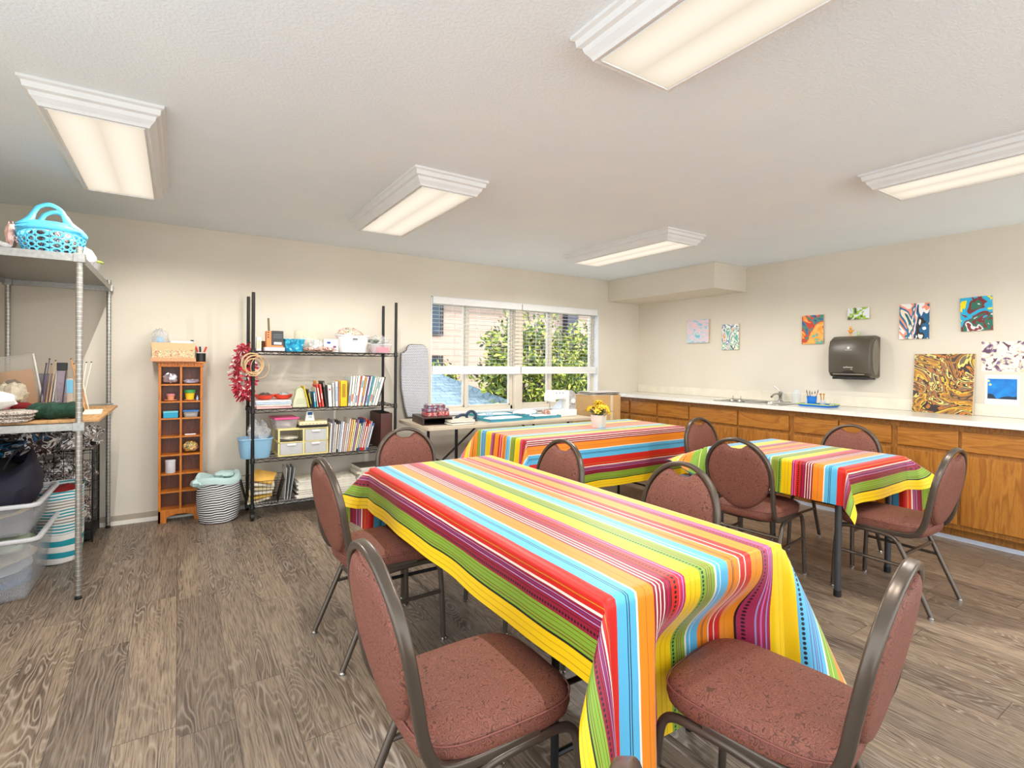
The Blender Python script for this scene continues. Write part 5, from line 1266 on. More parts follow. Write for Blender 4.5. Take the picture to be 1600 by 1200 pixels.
# ------------------------------------------------------------------ long folding table by the window
LT = (1.845, 3.76, 4.175, 4.925)
fold_table('folding_table', 'long beige folding table with black legs standing below the window', LT[0], LT[1], LT[2], LT[3], .745, .0145, MATS['black_leg_steel'], 'x', .30, .032)
zt = .7455
# ironing board standing behind
t = thing('ironing_board', 'tabletop ironing board with a grey zigzag cover leaning upright by the window', 'ironing board', (2.075, 5.05, zt+.0))
pts = [(-.085, 0), (.105, 0)] + [(.150, .16), (.155, .45), (.150, .66)] + [(.150-.06*(1-cos(R(a_))), .69+.065*sin(R(a_))) for a_ in (0, 30, 60, 90)] + [(-.092+.06*(1-sin(R(a_))), .69+.065*cos(R(a_))) for a_ in (0, 30, 60, 90)] + [(-.150, .66), (-.155, .45), (-.150, .30), (-.12, .12)]
nt = NT('zigzag_cotton'); v = nt.coords('Object'); x_, y_, z_ = nt.sep(v)
zg = nt.math('ABSOLUTE', nt.math('SUBTRACT', nt.math('FRACT', nt.math('MULTIPLY', x_, 46)), .5))
nt.base(nt.mix(nt.math('GREATER_THAN', nt.math('FRACT', nt.math('ADD', nt.math('MULTIPLY', z_, 62), nt.math('MULTIPLY', zg, 1.1))), .55), lin((226, 228, 232)), lin((74, 82, 98)))); nt.set(.85)
mtI = Matrix(((1, 0, 0, 0), (0, 0, 1, 0), (0, 1, 0, 0), (0, 0, 0, 1)))
MB().prism(pts, -.012, .012, mtI).build('padded_cover', nt.mat, t, bevel=.008)
MB().prism([(x*1.03, (z-.36)*1.015+.36) for x, z in pts], .0125, .019, mtI).build('board_edge', M('brown_grey_edge', (110, 98, 84), .5), t, smooth=False)
t.rotation_euler = (R(-1.5), 0, R(4))
# drop tray, boxes, books, tape gun
t = thing('desk_tray', 'dark brown open ended tray on the near end of the long beige table', 'tray', (2.02, 4.50, zt), R(-8))
br_m = M('dark_brown_wood', (62, 44, 36), .4)
b = MB(); b.box(-.14, .14, -.20, .20, .062, .070); b.box(-.14, -.128, -.20, .20, 0, .062); b.box(.128, .14, -.20, .20, 0, .062); b.box(-.14, .14, .19, .20, 0, .062); b.build('tray_body', br_m, t, smooth=False, bevel=.003)
MB().box(-.125, .125, -.19, .18, .0, .006).build('tray_floor', br_m, t, smooth=False)
bx = [(.0, .0, .17, .12, .036, (196, 60, 40), 'red and white bead box, bottom one on the brown tray'), (.06, -.02, .10, .10, .040, (226, 80, 46), 'orange red bead box beside the bottom red one'), (-.01, .0, .16, .12, .028, (50, 60, 120), 'dark blue bead box in the middle of the pile on the brown tray'), (.055, .0, .11, .11, .030, (130, 110, 130), 'mauve bead box in the middle of the pile on the brown tray'), (.01, .01, .14, .12, .026, (70, 90, 130), 'blue green bead box near the top of the pile'), (.02, .0, .15, .12, .010, (196, 200, 206), 'pale clear lid box topping the pile on the brown tray')]
zz = zt+.071; zs = [zz, zz, zz+.041, zz+.041, zz+.072, zz+.099]
xs = [-.045, .075, -.05, .07, .01, .01]
for k, (dx, dy, w_, l_, h_, c, nm) in enumerate(bx):
    w2 = (.11, .11, .10, .12, .17, .17)[k]
    o = box_('bead_box', nm, 'box', 2.03+xs[k]-w2/2, 2.03+xs[k]+w2/2, 4.48+dy-l_/2, 4.48+dy+l_/2, zs[k], h_-.0005, mat_paint('bead_mix_%d' % k, [c, (226, 220, 210), c, (40, 50, 90), (206, 70, 50), c], 55, .2), 'bead boxes on the brown tray', rz=(0, 0, 0, 0, 3, -4)[k])
for k, (dx, c, nm) in enumerate(((.0, (50, 56, 66), 'dark hardback book lying closest to the front edge of the long beige table'), (.005, (222, 214, 190), 'cream book on top of the dark hardback'))):
    t = thing('book', nm, 'book', (2.20+dx, 4.28, zt+.024*k+.0005), R(4-7*k), 'books at the end of the long beige table')
    MB().box(-.12, .12, -.075, .075, 0, .002).box(-.12, .12, -.075, .075, .020, .022).box(-.12, .12, .073, .075, 0, .022).build('cover', M('cover_%d_%d_%d' % c, c, .45, 0, .08, 40), t, smooth=False)
    MB().box(-.118, .118, -.073, .073, .002, .020).build('pages', paper_m, t, smooth=False)
t = thing('tape_dispenser', 'dark blue hand held tape dispenser lying on the long beige table', 'tape dispenser', (2.42, 4.46, zt), R(-20))
navy = M('navy_plastic', (30, 52, 78), .4)
MB().tube([(.045*cos(a_), 0, .050+.045*sin(a_)) for a_ in [2*pi*i/24 for i in range(24)]], .014, 8, closed=True).build('tape_wheel', navy, t); MB().tube(catmull([(-.04, 0, .055), (-.09, 0, .06), (-.13, 0, .045), (-.16, 0, .02)], 5), .014, 8).build('handle', navy, t); MB().box(-.06, .06, -.03, .03, 0, .012).build('base_plate', navy, t, smooth=False, bevel=.003)
# blue edged acrylic trays and papers
teal = clear('teal_acrylic', (70, 160, 180), .72, .1)
for k, (x0, x1, y0, y1, z0) in enumerate(((2.50, 3.02, 4.24, 4.56, zt), (2.62, 3.10, 4.60, 4.88, zt+.0), (3.06, 3.40, 4.28, 4.52, zt))):
    t = thing('acrylic_tray', ('large clear tray with teal edges at the front of the long beige table', 'clear tray with teal edges beyond the front one, near the sill', 'smaller clear tray with teal edges before the sewing machine')[k], 'tray', ((x0+x1)/2, (y0+y1)/2, z0), R((2, -3, 1)[k]))
    a_, c_ = (x1-x0)/2, (y1-y0)/2
    MB().box(-a_, a_, -c_, c_, 0, .004).build('tray_floor', clear('clear_tray_floor', (226, 240, 246), .6), t, smooth=False)
    b = MB(); b.box(-a_, a_, -c_, -c_+.005, .004, .030); b.box(-a_, a_, c_-.005, c_, .004, .030); b.box(-a_, -a_+.005, -c_, c_, .004, .030); b.box(a_-.005, a_, -c_, c_, .004, .030); b.build('tray_edge', teal, t, smooth=False, label='teal coloured rim')
    o = MB().blob(((x0+x1)/2, (y0+y1)/2, z0+.020), ((x1-x0)*.86, (y1-y0)*.8, .030), 60+k, .10, 26, 8, flat=True).build('white_wrap', M('white_film_wrap', (236, 240, 244), .5, 0, .06, 20)); tag(o, 'white wrapping lying in the %s' % ('large front teal edged tray', 'teal edged tray near the sill', 'small teal edged tray')[k], 'wrapping')
o = box_('small_tub', 'small pale blue box standing between the clear trays', 'box', 2.66, 2.74, 4.575, 4.595, zt, .065, clear('pale_blue_film', (190, 214, 232), .6))
o = MB().blob((3.18, 4.62, zt+.035), (.30, .2, .07), 64, .2, 22, 10, flat=True).build('white_bag', M('white_film_wrap', (236, 240, 244), .5)); tag(o, 'crumpled white bag on the long beige table before the second window', 'bag')
o = MB().blob((3.33, 4.42, zt+.05), (.13, .09, .06), 65, .25, 16, 9).build('patterned_fabric', mat_paint('plum_print_cloth', [(120, 30, 60), (236, 230, 226), (150, 40, 80), (226, 140, 60), (90, 20, 50), (240, 236, 236)], 34, .5)); tag(o, 'plum and white patterned fabric bundle before the sewing machine', 'cloth')
# sewing machine
sm = thing('sewing_machine', 'white sewing machine with a grey swirled end panel on the long beige table', 'sewing machine', (3.50, 4.43, zt), R(0))
wm = M('sewing_machine_white', (236, 234, 228), .3); gp = mat_paint('grey_floral_panel', [(150, 148, 146), (206, 204, 200), (130, 128, 128), (196, 194, 192), (166, 164, 162)], 30, 1.0)
MB().box(-.175, .175, -.085, .085, 0, .075).build('machine_bed', wm, sm, bevel=.010)
ol = [(.055, .07), (.172, .07), (.178, .20), (.165, .25), (.13, .278), (-.13, .285), (-.165, .27), (-.178, .23), (-.176, .165), (-.10, .155), (-.095, .185), (.03, .190), (.055, .17)]
MB().prism(ol, -.055, .055, mtI).build('machine_arm', wm, sm, bevel=.010)
MB().prism([(.085, .072), (.174, .072), (.180, .20), (.167, .25), (.135, .276), (.085, .278)], -.0575, -.0555, mtI).build('end_panel', gp, sm, smooth=False, label='grey swirled panel')
MB().cyl((.132, -.058, .165), (.132, -.074, .165), .026, 20).build('stitch_dial', wm, sm); MB().cyl((.178, 0, .20), (.198, 0, .20), .035, 20).build('hand_wheel', wm, sm)
MB().cyl((-.135, 0, .095), (-.135, 0, .16), .005, 8).box(-.15, -.12, -.02, .015, .083, .088).build('presser_foot', chrome, sm)
b = MB()
for k in range(3): b.cyl((-.09+.045*k, -.0555, .255), (-.09+.045*k, -.058, .255), .007, 10)
b.build('printed_marks', M('lilac_grey', (150, 140, 160), .5), sm)
MB().prism([(-.10, .078), (.04, .078), (.05, .10), (.05, .17), (.03, .185), (-.02, .15), (-.06, .11)], .028, .034, mtI).build('throat_plate', M('pale_blue_white', (214, 226, 240), .4), sm, smooth=False)
# cardboard box and papers behind the machine
crd = M('tan_cardboard', (206, 166, 112), .8)
t = thing('cardboard_box', 'tan cardboard box on a low stand between the sewing machine and the worktop', 'box', (4.30, 4.72, 0))
MB().box(-.215, .215, -.19, .19, .55, .945).build('box_body', crd, t, smooth=False, bevel=.002)
MB().box(-.22, .22, -.20, .20, 0, .549).build('stand', M('grey_brown_stand', (120, 108, 96), .6), t, smooth=False)
MB().box(.05, .09, -.1905, -.1899, .62, .945).build('tape_strip', M('pale_tape', (222, 206, 176), .4), t, smooth=False)
for k, c in enumerate(((226, 222, 216), (110, 100, 92), (206, 196, 180), (70, 66, 64), (232, 228, 222))):
    o = MB().box(-.21, .21, -.15, .15, 0, .0055).build('paper_folder', M('folder_%d' % k, c, .7, 0, .1, 20), smooth=False, loc=(4.29+.012*k, 4.70, .9465+.0075*k), rot=(0, 0, R((5, -8, 3, 10, -4)[k]))); tag(o, ('white', 'brown', 'buff', 'dark', 'topmost pale')[k]+' paper folder lying on the tan cardboard box', 'folder', 'folders on the cardboard box')
# vase of yellow flowers
vs = thing('flower_vase', 'square white vase of yellow flowers on the striped table by the window', 'vase', (3.143, 3.42, .7525), R(20))
MB().rings([[(x, y, z) for x, y in rrect(w_, w_, .012, 3)] for w_, z in ((.088, 0), (.098, .01), (.112, .115), (.104, .115), (.085, .02))], cap1=True).build('pot', M('white_ceramic_vase', (226, 216, 208), .35), vs)
rf = random.Random(4); b = MB(); st_ = MB(); lf = MB()
for i in range(38):
    a_ = rf.uniform(0, 6.28); r_ = rf.uniform(0, .098); h_ = .160+.065*(1-r_/.098)+rf.uniform(-.02, .012)
    c = Vector((r_*cos(a_), r_*sin(a_), h_)); up = Vector((cos(a_)*r_*9, sin(a_)*r_*9, .8)).normalized(); u_ = up.orthogonal().normalized()
    for p in range(6):
        q = Matrix.Rotation(p*pi/3+i, 3, up) @ u_; sd_ = up.cross(q)*.010
        b.add([c, c+q*.020+sd_*1.3+up*.012, c+q*.038+up*.006, c+q*.020-sd_*1.3+up*.012], [(0, 1, 2, 3)])
    b.tube([c, c+up*.016], [.005, .008], 6)
    st_.tube([(r_*.3*cos(a_), r_*.3*sin(a_), .08), c], .0018, 5)
for i in range(9):
    a_ = .7*i; p0 = Vector((.02*cos(a_), .02*sin(a_), .11)); p1 = p0+Vector((cos(a_)*.13, sin(a_)*.13, .035)); sd_ = Vector((-sin(a_), cos(a_), 0))*.010
    m_ = (p0+p1)/2+Vector((0, 0, .025)); lf.add([p0, m_+sd_, p1, m_-sd_], [(0, 1, 2, 3)])
b.build('petals', M('yellow_petal', (246, 206, 50), .6, 0, .12, 60), vs, solid=.0008); st_.build('stems', M('green_stem', (90, 120, 50), .6), vs); lf.build('leaves', M('dark_green_leaf', (46, 76, 36), .5), vs, solid=.0008)

# ------------------------------------------------------------------ galvanised storage rack at the frame edge
RX0, RX1, RY0, RY1 = -1.03, -.455, 3.66, 5.085
rk = thing('storage_rack', 'grey galvanised metal rack with a board middle shelf against the wall', 'shelf', ((RX0+RX1)/2, (RY0+RY1)/2, 0)); hx, hy = (RX1-RX0)/2, (RY1-RY0)/2
rail = NT('slotted_galvanised'); v = rail.coords('Object'); z_ = rail.sep(v)[2]
slot = rail.math('LESS_THAN', rail.math('FRACT', rail.math('MULTIPLY', z_, 38)), .12)
rail.base(rail.mix(slot, rail.ramp(rail.noise(v, 40, 3), [(.3, lin((150, 148, 142))), (.7, lin((176, 174, 168)))]), lin((206, 204, 198)))); rail.set(.4, .8)
for sx in (-1, 1):
    for sy in (-1, 1):
        p = MB().cyl((sx*hx, sy*hy, .02), (sx*hx, sy*hy, 1.935), .0155, 12).build('post', rail.mat, rk)
        MB().lathe([(.017, 0), (.017, .012), (.008, .02), (.008, .03)], 12, (sx*hx, sy*hy, 0), cap1=True).build('levelling_foot', black_pl, p)
def pan(z0, z1, m_):
    b = MB(); b.box(-hx-.012, hx+.012, -hy-.014, hy+.014, z1-.004, z1)
    b.box(-hx-.014, hx+.014, -hy-.016, -hy-.012, z0, z1); b.box(-hx-.014, hx+.014, hy+.012, hy+.016, z0, z1); b.box(-hx-.014, -hx-.010, -hy-.014, hy+.014, z0, z1); b.box(hx+.010, hx+.014, -hy-.014, hy+.014, z0, z1)
    for sx in (-1, 1):
        for sy in (-1, 1): b.cbox((sx*(hx+.001), sy*(hy+.002), (z0+z1)/2), (.05, .05, z1-z0+.006))
    b.build('steel_shelf', m_, rk, smooth=False, bevel=.0015)
pan(1.850, 1.893, galv); pan(.930, .970, galv)
MB().box(-hx-.01, hx+.085, -hy+.01, hy-.35, .9715, .984).build('plywood_board', board_m, rk, smooth=False, bevel=.001)
# top shelf contents
bk = thing('laundry_basket', 'sky blue plastic basket with round holes on top of the metal rack', 'basket', (-.60, 3.87, 1.8935))
def bwall(u, v):
    a_ = 2*pi*u; k = .80+.20*v; hgt = .135+.028*abs(cos(a_))**2.2*0+.045*abs(sin(a_))**1.5*(v > 0)*v
    return Vector((.155*k*(abs(cos(a_))**.75)*(1 if cos(a_) > 0 else -1), .105*k*(abs(sin(a_))**.75)*(1 if sin(a_) > 0 else -1), .004+hgt*v))
NU, NV = 20, 4
b = MB(); cells = 8
for i in range(NU):
    for j in range(NV):
        u0, u1, v0, v1 = i/NU, (i+1)/NU, .06+.72*j/NV, .06+.72*(j+1)/NV
        uc, vc = (u0+u1)/2, (v0+v1)/2; ring = []; outer = []
        for k in range(12):
            t_ = 2*pi*k/12; ring.append(bwall(uc+.34*(u1-u0)*cos(t_), vc+.36*(v1-v0)*sin(t_)))
            m_ = max(abs(cos(t_)), abs(sin(t_))); outer.append(bwall(uc+.5*(u1-u0)*cos(t_)/m_, vc+.5*(v1-v0)*sin(t_)/m_))
        b.add(outer+ring, [(k, (k+1) % 12, 12+(k+1) % 12, 12+k) for k in range(12)])
b.grid(lambda u, v: bwall(u, .78+.22*v), 48, 2); b.grid(lambda u, v: bwall(u, .06*v), 48, 1)
b.add([bwall(i/48, 0) for i in range(48)], [tuple(range(48))])
sky = M('sky_blue_plastic', (84, 184, 226), .35)
b.build('basket_body', sky, bk, solid=.003)
for s in (-1, 1):
    O = catmull([(-.148, 0, .150), (-.125, 0, .166), (-.095, 0, .192), (-.075, 0, .225), (-.052, 0, .262), (0, 0, .286), (.052, 0, .262), (.075, 0, .225), (.095, 0, .192), (.125, 0, .166), (.148, 0, .150)], 4)
    I = catmull([(-.075, 0, .168), (-.062, 0, .176), (-.056, 0, .196), (-.050, 0, .222), (-.034, 0, .250), (0, 0, .264), (.034, 0, .250), (.050, 0, .222), (.056, 0, .196), (.062, 0, .176), (.075, 0, .168)], 4)
    yw = lambda p: s*(.099-.020*(abs(p.x)/.148)**2-.10*max(0, p.z-.16))
    n_ = len(O); b = MB()
    b.add([(p.x, yw(p), p.z) for p in O]+[(p.x, yw(p), p.z) for p in I], [(k, k+1, n_+k+1, n_+k) for k in range(n_-1)])
    b.grid(lambda u, v: ((-.148+.296*u)*(1-.35*v*0), s*(.099-.020*(abs(-1+2*u))**2), .140+.038*v*(1-abs(2*u-1)**3)), 20, 2)
    b.build('loop_handle', sky, bk, solid=.005)
o = MB().blob((-.60, 3.87, 1.978), (.225, .145, .16), 70, .10, 22, 12).build('scrap_fabric', mat_paint('dark_scraps', [(30, 26, 30), (206, 190, 180), (40, 36, 44), (150, 110, 90), (24, 22, 26), (226, 220, 214), (60, 70, 90)], 30, .8)); tag(o, 'dark and pale fabric scraps filling the sky blue basket', 'fabric')
o = MB().blob((-.775, 3.90, 2.00), (.05, .09, .14), 71, .2, 14, 9).build('pink_tissue', M('pink_tissue', (236, 190, 180), .8)); tag(o, 'pink tissue poking out beside the sky blue basket', 'tissue')
o = MB().blob((-.84, 3.86, 1.925), (.16, .18, .06), 72, .2, 18, 9, flat=True).build('plastic_bag', clear('thin_bag', (226, 228, 230), .5)); tag(o, 'flattened clear bag at the wall side of the sky blue basket', 'bag')
o = MB().blob((-.50, 4.13, 1.95), (.13, .20, .12), 73, .18, 18, 9, flat=True).build('white_bag', M('white_film_wrap', (236, 240, 244), .5)); tag(o, 'crumpled white bag behind the sky blue basket on the metal rack', 'bag')
t = thing('plastic_bowl', 'small green lined bowl near the back post on top of the metal rack', 'bowl', (-.52, 4.48, 1.8935)); MB().lathe([(.05, 0), (.07, .04), (.085, .075), (.082, .075), (.066, .04), (.048, .006)], 22).build('bowl_body', clear('clear_box_plastic'), t); MB().lathe([(.086, .074), (.092, .080), (.088, .088), (.05, .092)], 22, cap1=True).build('green_lid', M('lime_plastic', (166, 206, 60), .4), t)
# middle shelf contents
zm = .9845
t = thing('yarn_skein', 'large dark green skein of yarn at the front of the middle rack shelf', 'yarn', (-.575, 3.80, zm+.047), R(-6))
nt = NT('dark_green_yarn'); v = nt.coords('Object'); nt.base(nt.ramp(nt.noise(v, 30, 4, .6, 1.5), [(.3, lin((14, 40, 30))), (.7, lin((34, 76, 56)))])); nt.set(.9); nt.bump(nt.noise(nt.coords('Object', scale=(1, 4, 4), rot=(0, .3, .4)), 60, 3), .8, .004)
rs = []
for i in range(19):
    f = i/18; x = -.125+.25*f; r_ = .046*(1-abs(2*f-1)**5*.75)*(1+.07*sin(17*f)+.05*sin(31*f+1))
    rs.append([(x, r_*cos(a_)*1.15, r_*sin(a_)*(1+.06*sin(4*a_+9*f))) for a_ in [2*pi*k/20 for k in range(20)]])
MB().rings(rs).build('skein', nt.mat, t)
o = MB().blob((-.74, 3.96, zm+.06), (.10, .07, .055), 74, .06, 20, 10).build('yarn_ball', M('dark_red_yarn', (122, 22, 26), .9, 0, .15, 120, .5, 200)); o.location = (0, 0, 0); tag(o, 'dark red ball of yarn behind the green skein', 'yarn')
nt = mat_paint('brown_white_zigzag', [(226, 216, 204), (96, 78, 66), (232, 222, 210), (110, 92, 80), (222, 212, 200), (90, 74, 64)], 26, .3, (1, 1, 3.0), rough=.9)
for k in range(3):
    o = MB().rings([[(x, y, z) for x, y in rrect(.40*q, .22*q, .04, 4)] for q, z in ((.94, 0), (1, .006), (1, .014), (.94, .019))]).build('folded_blanket', nt, loc=(-.86+.01*k, 3.74, zm+.0195*k), rot=(0, 0, R((0, 2, -2)[k]))); tag(o, ('lowest fold of brown and white knitted blankets at the rack edge', 'middle brown and white knitted blanket on the rack shelf', 'top brown and white knitted blanket on the rack shelf')[k], 'blanket', 'knitted blankets on the metal rack')
o = MB().blob((-.86, 3.78, zm+.11), (.26, .20, .11), 76, .12, 20, 10, flat=True).build('white_yarn', M('white_wool', (232, 230, 228), .95, 0, .05, 60, .6, 120)); tag(o, 'heap of thick white yarn on the knitted blankets', 'yarn')
o = MB().blob((-.845, 3.95, zm+.07), (.13, .11, .13), 77, .25, 18, 10).build('pink_yarn', M('pink_wool', (226, 140, 160), .95, 0, .1, 60, .5, 120)); tag(o, 'pink yarn behind the white heap on the middle rack shelf', 'yarn')
o = MB().blob((-.82, 4.12, zm+.13), (.15, .12, .12), 78, .25, 18, 10).build('cream_yarn', M('cream_wool', (214, 204, 180), .95, 0, .15, 60, .5, 120)); tag(o, 'cream and grey yarn tangle before the clear craft case', 'yarn')
o = box_('dark_tray', 'flat dark maroon tray under the red yarn on the middle rack shelf', 'tray', -.80, -.62, 3.90, 4.02, zm, .028, M('dark_maroon_plastic', (50, 26, 30), .4))
t = thing('craft_case', 'clear craft case with an orange doll picture leaning on the middle rack shelf', 'case', (-.84, 4.33, zm+.001), R(-4)); t.rotation_euler = (R(0), R(-9), R(-4))
b = MB(); w_, h_ = .135, .345
b.box(-w_, w_, 0, .05, 0, h_); b.build('case_body', clear('frosted_case', (206, 200, 190), .35), t, smooth=False, bevel=.006)
b = MB().tube([(-w_, 0, .0), (w_, 0, 0), (w_, 0, h_), (-w_, 0, h_)], .008, 4, closed=True); b.build('case_rim', M('frosted_rim', (214, 212, 204), .4), t)
MB().box(-.10, .115, .010, .014, .02, .255).build('orange_card', M('orange_card', (216, 158, 96), .7, 0, .08, 12), t, smooth=False)
b = MB().blob((.01, .006, .16), (.09, .006, .09), 79, .08, 16, 8); b.build('doll_hair', M('brown_print', (120, 86, 62), .8), t); MB().blob((.01, .003, .155), (.055, .006, .06), 80, .04, 16, 8).build('doll_face', M('peach_print', (226, 186, 160), .8), t); MB().blob((.01, .004, .075), (.10, .006, .10), 81, .15, 16, 8).build('doll_dress', M('pale_print', (196, 180, 170), .8), t)
o = MB().blob((-.93, 4.28, zm+.21), (.06, .05, .11), 82, .1, 14, 9).build('green_yarn', M('bright_green_yarn', (20, 116, 60), .9)); tag(o, 'bright green ball of yarn beside the clear craft case', 'yarn')
# needle cases and knitting needles
for k, (x, w_, h_, c, nm) in enumerate(((-.70, .075, .24, (96, 76, 104), 'purple tinted clear case of knitting needles on the middle rack shelf'), (-.625, .048, .26, (150, 130, 150), 'narrow clear case with a black top beside the purple needle case'), (-.585, .032, .21, (222, 206, 190), 'slim cream printed packet between the needle cases'), (-.545, .050, .20, (206, 196, 170), 'pale olive clear sleeve of needles nearest the front post'))):
    t = thing('needle_case', nm, 'case', (x, 4.33, zm), R(0), 'needle cases on the metal rack')
    MB().box(-w_/2, w_/2, 0, .05, 0, h_).build('case_body', clear('needle_case_%d' % k, c, .55), t, smooth=False, bevel=.003)
    if k == 1: MB().box(-w_/2, w_/2, -.002, .052, h_, h_+.05).build('black_top', black_pl, t, smooth=False, bevel=.003)
    if k == 2: MB().box(-w_/2, w_/2, -.002, 0, h_*.55, h_*.95).build('blue_print', M('sky_blue_scrap', (120, 190, 226), .7), t, smooth=False)
rn = random.Random(8)
nd = [(-.73, -.70, 'dark grey', (60, 54, 62)), (-.715, -.685, 'violet grey', (110, 96, 120)), (-.70, -.675, 'tan', (186, 150, 100)), (-.685, -.655, 'pale tan', (206, 176, 130)), (-.67, -.645, 'silver', (190, 186, 190)), (-.62, -.60, 'black', (40, 36, 38)), (-.535, -.59, 'honey wood', (196, 132, 60)), (-.52, -.575, 'light wood', (214, 160, 90)), (-.50, -.565, 'golden wood', (190, 120, 50)), (-.515, -.555, 'cream', (226, 214, 190)), (-.535, -.503, 'ivory', (232, 226, 206)), (-.525, -.478, 'pearl', (222, 218, 206))]
for k, (x0, x1, nm, c) in enumerate(nd):
    h_ = .315+rn.uniform(-.02, .02)
    p0, p1 = ((x0, 4.30, zm+.005), (x1, 4.34, zm+h_)) if k < 6 or k >= 10 else ((x1+.075, 4.26, zm+.004), (x1+.01, 4.34, zm+h_))
    n_ = thing('knitting_needle', '%s knitting needle standing among the needle cases' % nm, 'needle', p0, 0, 'knitting needles on the metal rack')
    d_ = Vector(p1)-Vector(p0); MB().tube([(0, 0, 0), d_*.1, d_], [.0012, .0032, .0032], 6).build('shaft', M('needle_%d' % k, c, .4), n_)
    MB().blob(tuple(d_), (.010, .010, .010), k, .02, 10, 7).build('end_cap', M('needle_cap', (70, 60, 54), .4), n_)
o = MB().tube([(-.72, 4.02, zm+.02), (-.60, 4.10, zm+.085)], .004, 6).build('crochet_hook', M('silver_blue', (150, 160, 180), .3, .6)); tag(o, 'silver crochet hook lying over the red yarn', 'hook')
o = box_('white_paper', 'white folded paper behind the front post on the plywood board', 'paper', -.49, -.40, 3.98, 4.28, zm, .010, paper_m, rz=4)
# below: storage bins
cb1 = clear('cloudy_bin', (206, 208, 212), .34, .2)
def bin_(label, loc, w0, l0, w1, l1, h_, rz, contents, name='storage_bin'):
    t = thing(name, label, 'bin', loc, R(rz))
    b = MB().rings([[(x, y, z) for x, y in rrect(w_, l_, .035, 4)] for w_, l_, z in ((w0, l0, 0), (w0+.008, l0+.008, .01), (w1, l1, h_), (w1-.006, l1-.006, h_), (w0-.004, l0-.004, .012))], cap1=True); b.build('bin_body', cb1, t)
    MB().tube([(x, y, h_) for x, y in rrect(w1+.012, l1+.012, .04, 4)], 1.0, closed=True, prof=[(u, v) for u, v in rrect(.022, .024, .006, 2)], up=(0, 0, 1)).build('bin_rim', clear('cloudy_rim', (226, 228, 232), .85, .3), t)
    for k, (dx, dy, dz, sx, sy, sz, m_) in enumerate(contents):
        MB().blob((dx, dy, dz), (sx, sy, sz), 90+k, .08, 18, 10, flat=True).build('contents', m_, t)
    return t
bin_('cloudy clear storage bin on the floor, lower one of the two under the rack', (-.895, 4.06, 0.002), .40, .50, .50, .60, .335, 0,
     [(0, 0, .05, .36, .46, .09, M('blue_cloth', (60, 120, 170), .9, 0, .1, 20)), (0, 0, .12, .36, .46, .07, M('pale_blue_cloth', (176, 196, 210), .9)), (0, 0, .18, .38, .48, .06, M('cream_cloth', (220, 208, 186), .9)), (-.10, -.05, .24, .2, .3, .07, M('orange_cloth', (206, 140, 80), .9)), (.08, 0, .25, .22, .4, .05, M('pale_green_cloth', (190, 206, 180), .9))])
bin_('second cloudy clear storage bin stacked on the lower one under the rack', (-.895, 4.06, .352), .40, .50, .49, .59, .17, 0,
     [(0, 0, .06, .36, .46, .08, M('dark_blue_cloth', (50, 54, 70), .9)), (.06, 0, .10, .26, .44, .04, M('mustard_cloth', (226, 190, 100), .9))])
t = thing('tote_bag', 'slumped navy blue tote bag in the upper storage bin', 'bag', (-.90, 4.06, .47))
nav = M('navy_nonwoven', (26, 25, 44), .75, 0, .15, 12, .5, 60)
b = MB(); rs = []
for i, (z, kx, ky) in enumerate(((0, .36, .44), (.06, .42, .50), (.14, .44, .52), (.22, .40, .44), (.27, .36, .36))):
    rs.append([(kx/2*(abs(cos(a_))**.6)*(1 if cos(a_) > 0 else -1)*(1+.05*sin(5*a_+i)), ky/2*(abs(sin(a_))**.6)*(1 if sin(a_) > 0 else -1)*(1+.05*sin(4*a_+2*i)), z+.05*sin(a_*2+1)*(z/.27)) for a_ in [2*pi*k/36 for k in range(36)]])
b.rings(rs, cap1=False); b.build('bag_body', nav, t, solid=.003)
MB().tube(catmull([(.10, -.18, .24), (.13, -.16, .31), (.14, -.02, .33), (.12, .12, .30), (.08, .17, .25)], 5), 1.0, prof=[(u, v) for u, v in rrect(.004, .03, .0015, 2)]).build('strap', nav, t)
MB().blob((0, 0, .17), (.33, .38, .2), 83, .15, 18, 10).build('lining', M('black_lining', (16, 15, 20), .9), t)
# teal striped bag
t = thing('striped_tote', 'white tote bag with teal and grey stripes standing behind the storage bins', 'bag', (-.655, 4.52, 0), R(0))
nt = NT('teal_grey_stripes'); v = nt.coords('Object'); x_, y_, z_ = nt.sep(v)
sv = nt.math('ADD', z_, nt.math('ADD', nt.math('MULTIPLY', y_, .10), nt.math('MULTIPLY', nt.noise(v, 5, 1), .03)))
tl, wh_, gy = lin((28, 150, 164)), lin((232, 230, 224)), lin((150, 142, 132))
fine_ = nt.math('GREATER_THAN', nt.math('FRACT', nt.math('MULTIPLY', sv, 52)), .5)
wide_ = nt.math('GREATER_THAN', nt.math('FRACT', nt.math('MULTIPLY', sv, 13)), .52)
cc = nt.ramp(sv, [(0, tl), (.26, gy), (.30, tl), (.34, gy), (.40, tl)], True)
nt.base(nt.mix(nt.mix(nt.math('GREATER_THAN', sv, .19), wide_, fine_), wh_, cc)); nt.set(.8)
rs = []
for z, k in ((0, .88), (.01, .94), (.10, 1.0), (.25, 1.02), (.40, 1.0), (.47, 1.03)):
    rs.append([(.115*k*(abs(cos(a_))**.7)*(1 if cos(a_) > 0 else -1), .21*k*(abs(sin(a_))**.7)*(1 if sin(a_) > 0 else -1)*(1+.02*sin(7*a_)), z) for a_ in [2*pi*i/36 for i in range(36)]])
MB().rings(rs, cap1=False).build('tote_body', nt.mat, t, solid=.003)
MB().blob((0, 0, .42), (.18, .34, .10), 84, .2, 18, 10).build('contents', M('dark_red_cloth', (150, 30, 30), .9), t)
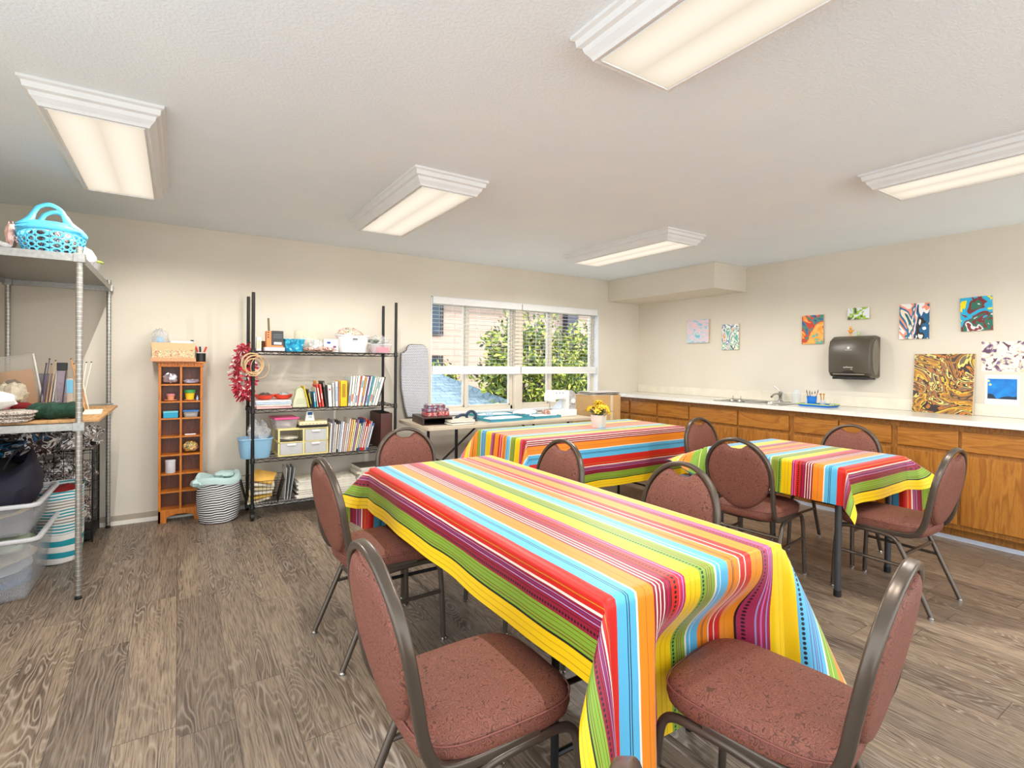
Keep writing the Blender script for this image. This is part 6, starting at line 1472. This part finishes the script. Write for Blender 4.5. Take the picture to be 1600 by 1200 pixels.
MB().tube(catmull([(.10, -.16, .45), (.10, -.10, .49), (.09, .0, .50), (.10, .10, .46)], 4), .006, 6).build('strap', M('mustard_strap', (214, 180, 90), .8), t)
# black wire bin full of bags
t = thing('wire_bin', 'tall black wire bin stuffed with printed plastic bags under the rack', 'bin', (-.70, 4.93, 0))
b = MB(); a0, c0, hz = .185, .175, .645
for f in [i/9 for i in range(10)]: b.tube([(-a0, -c0, .02+f*hz), (a0, -c0, .02+f*hz), (a0, c0, .02+f*hz), (-a0, c0, .02+f*hz)], .0035 if f in (0, 1) else .0018, 5, closed=True)
for k in range(8):
    q = -1+2*k/7
    for s in (-1, 1): b.tube([(q*a0, s*c0, .02), (q*a0, s*c0, .02+hz)], .0018, 4); b.tube([(s*a0, q*c0, .02), (s*a0, q*c0, .02+hz)], .0018, 4)
for sx in (-1, 1):
    for sy in (-1, 1): b.tube([(sx*a0, sy*c0, 0), (sx*a0, sy*c0, .02+hz)], .006, 6)
b.build('wire_body', black_metal, t)
MB().box(-a0, a0, -c0, c0, .02, .07).build('base_pan', black_pl, t, smooth=False)
scr = mat_paint('printed_plastic_bags', [(30, 28, 30), (226, 224, 222), (36, 34, 36), (150, 140, 134), (236, 234, 232), (40, 36, 38), (170, 150, 140), (24, 22, 24), (232, 230, 228)], 7, 1.4, rough=.3)
scr2 = mat_paint('blue_printed_bags', [(28, 26, 30), (40, 110, 160), (30, 28, 30), (226, 222, 220), (34, 30, 32), (90, 70, 60), (26, 24, 26), (206, 204, 202)], 6, 1.4, rough=.3)
for k, (dx, dy, dz, sx, sy, sz, m_, nm) in enumerate(((0, 0, .205, .355, .335, .25, scr, 'black and white printed bags packed low in the wire bin'), (0, 0, .47, .355, .335, .25, scr, 'black and white printed bags packed in the upper half of the wire bin'), (-.02, -.02, .765, .46, .40, .28, scr, 'black and white printed bags heaped above the wire bin'), (-.20, -.56, .79, .44, .50, .24, scr2, 'dark heap of blue and brown printed bags under the metal shelf'))):
    o = MB().blob((-.70+dx, 4.93+dy*.9, dz+.0), (sx, sy, sz), 95+k, .14, 40, 24, freq=5).build('bag_heap', m_); tag(o, nm, 'bags')
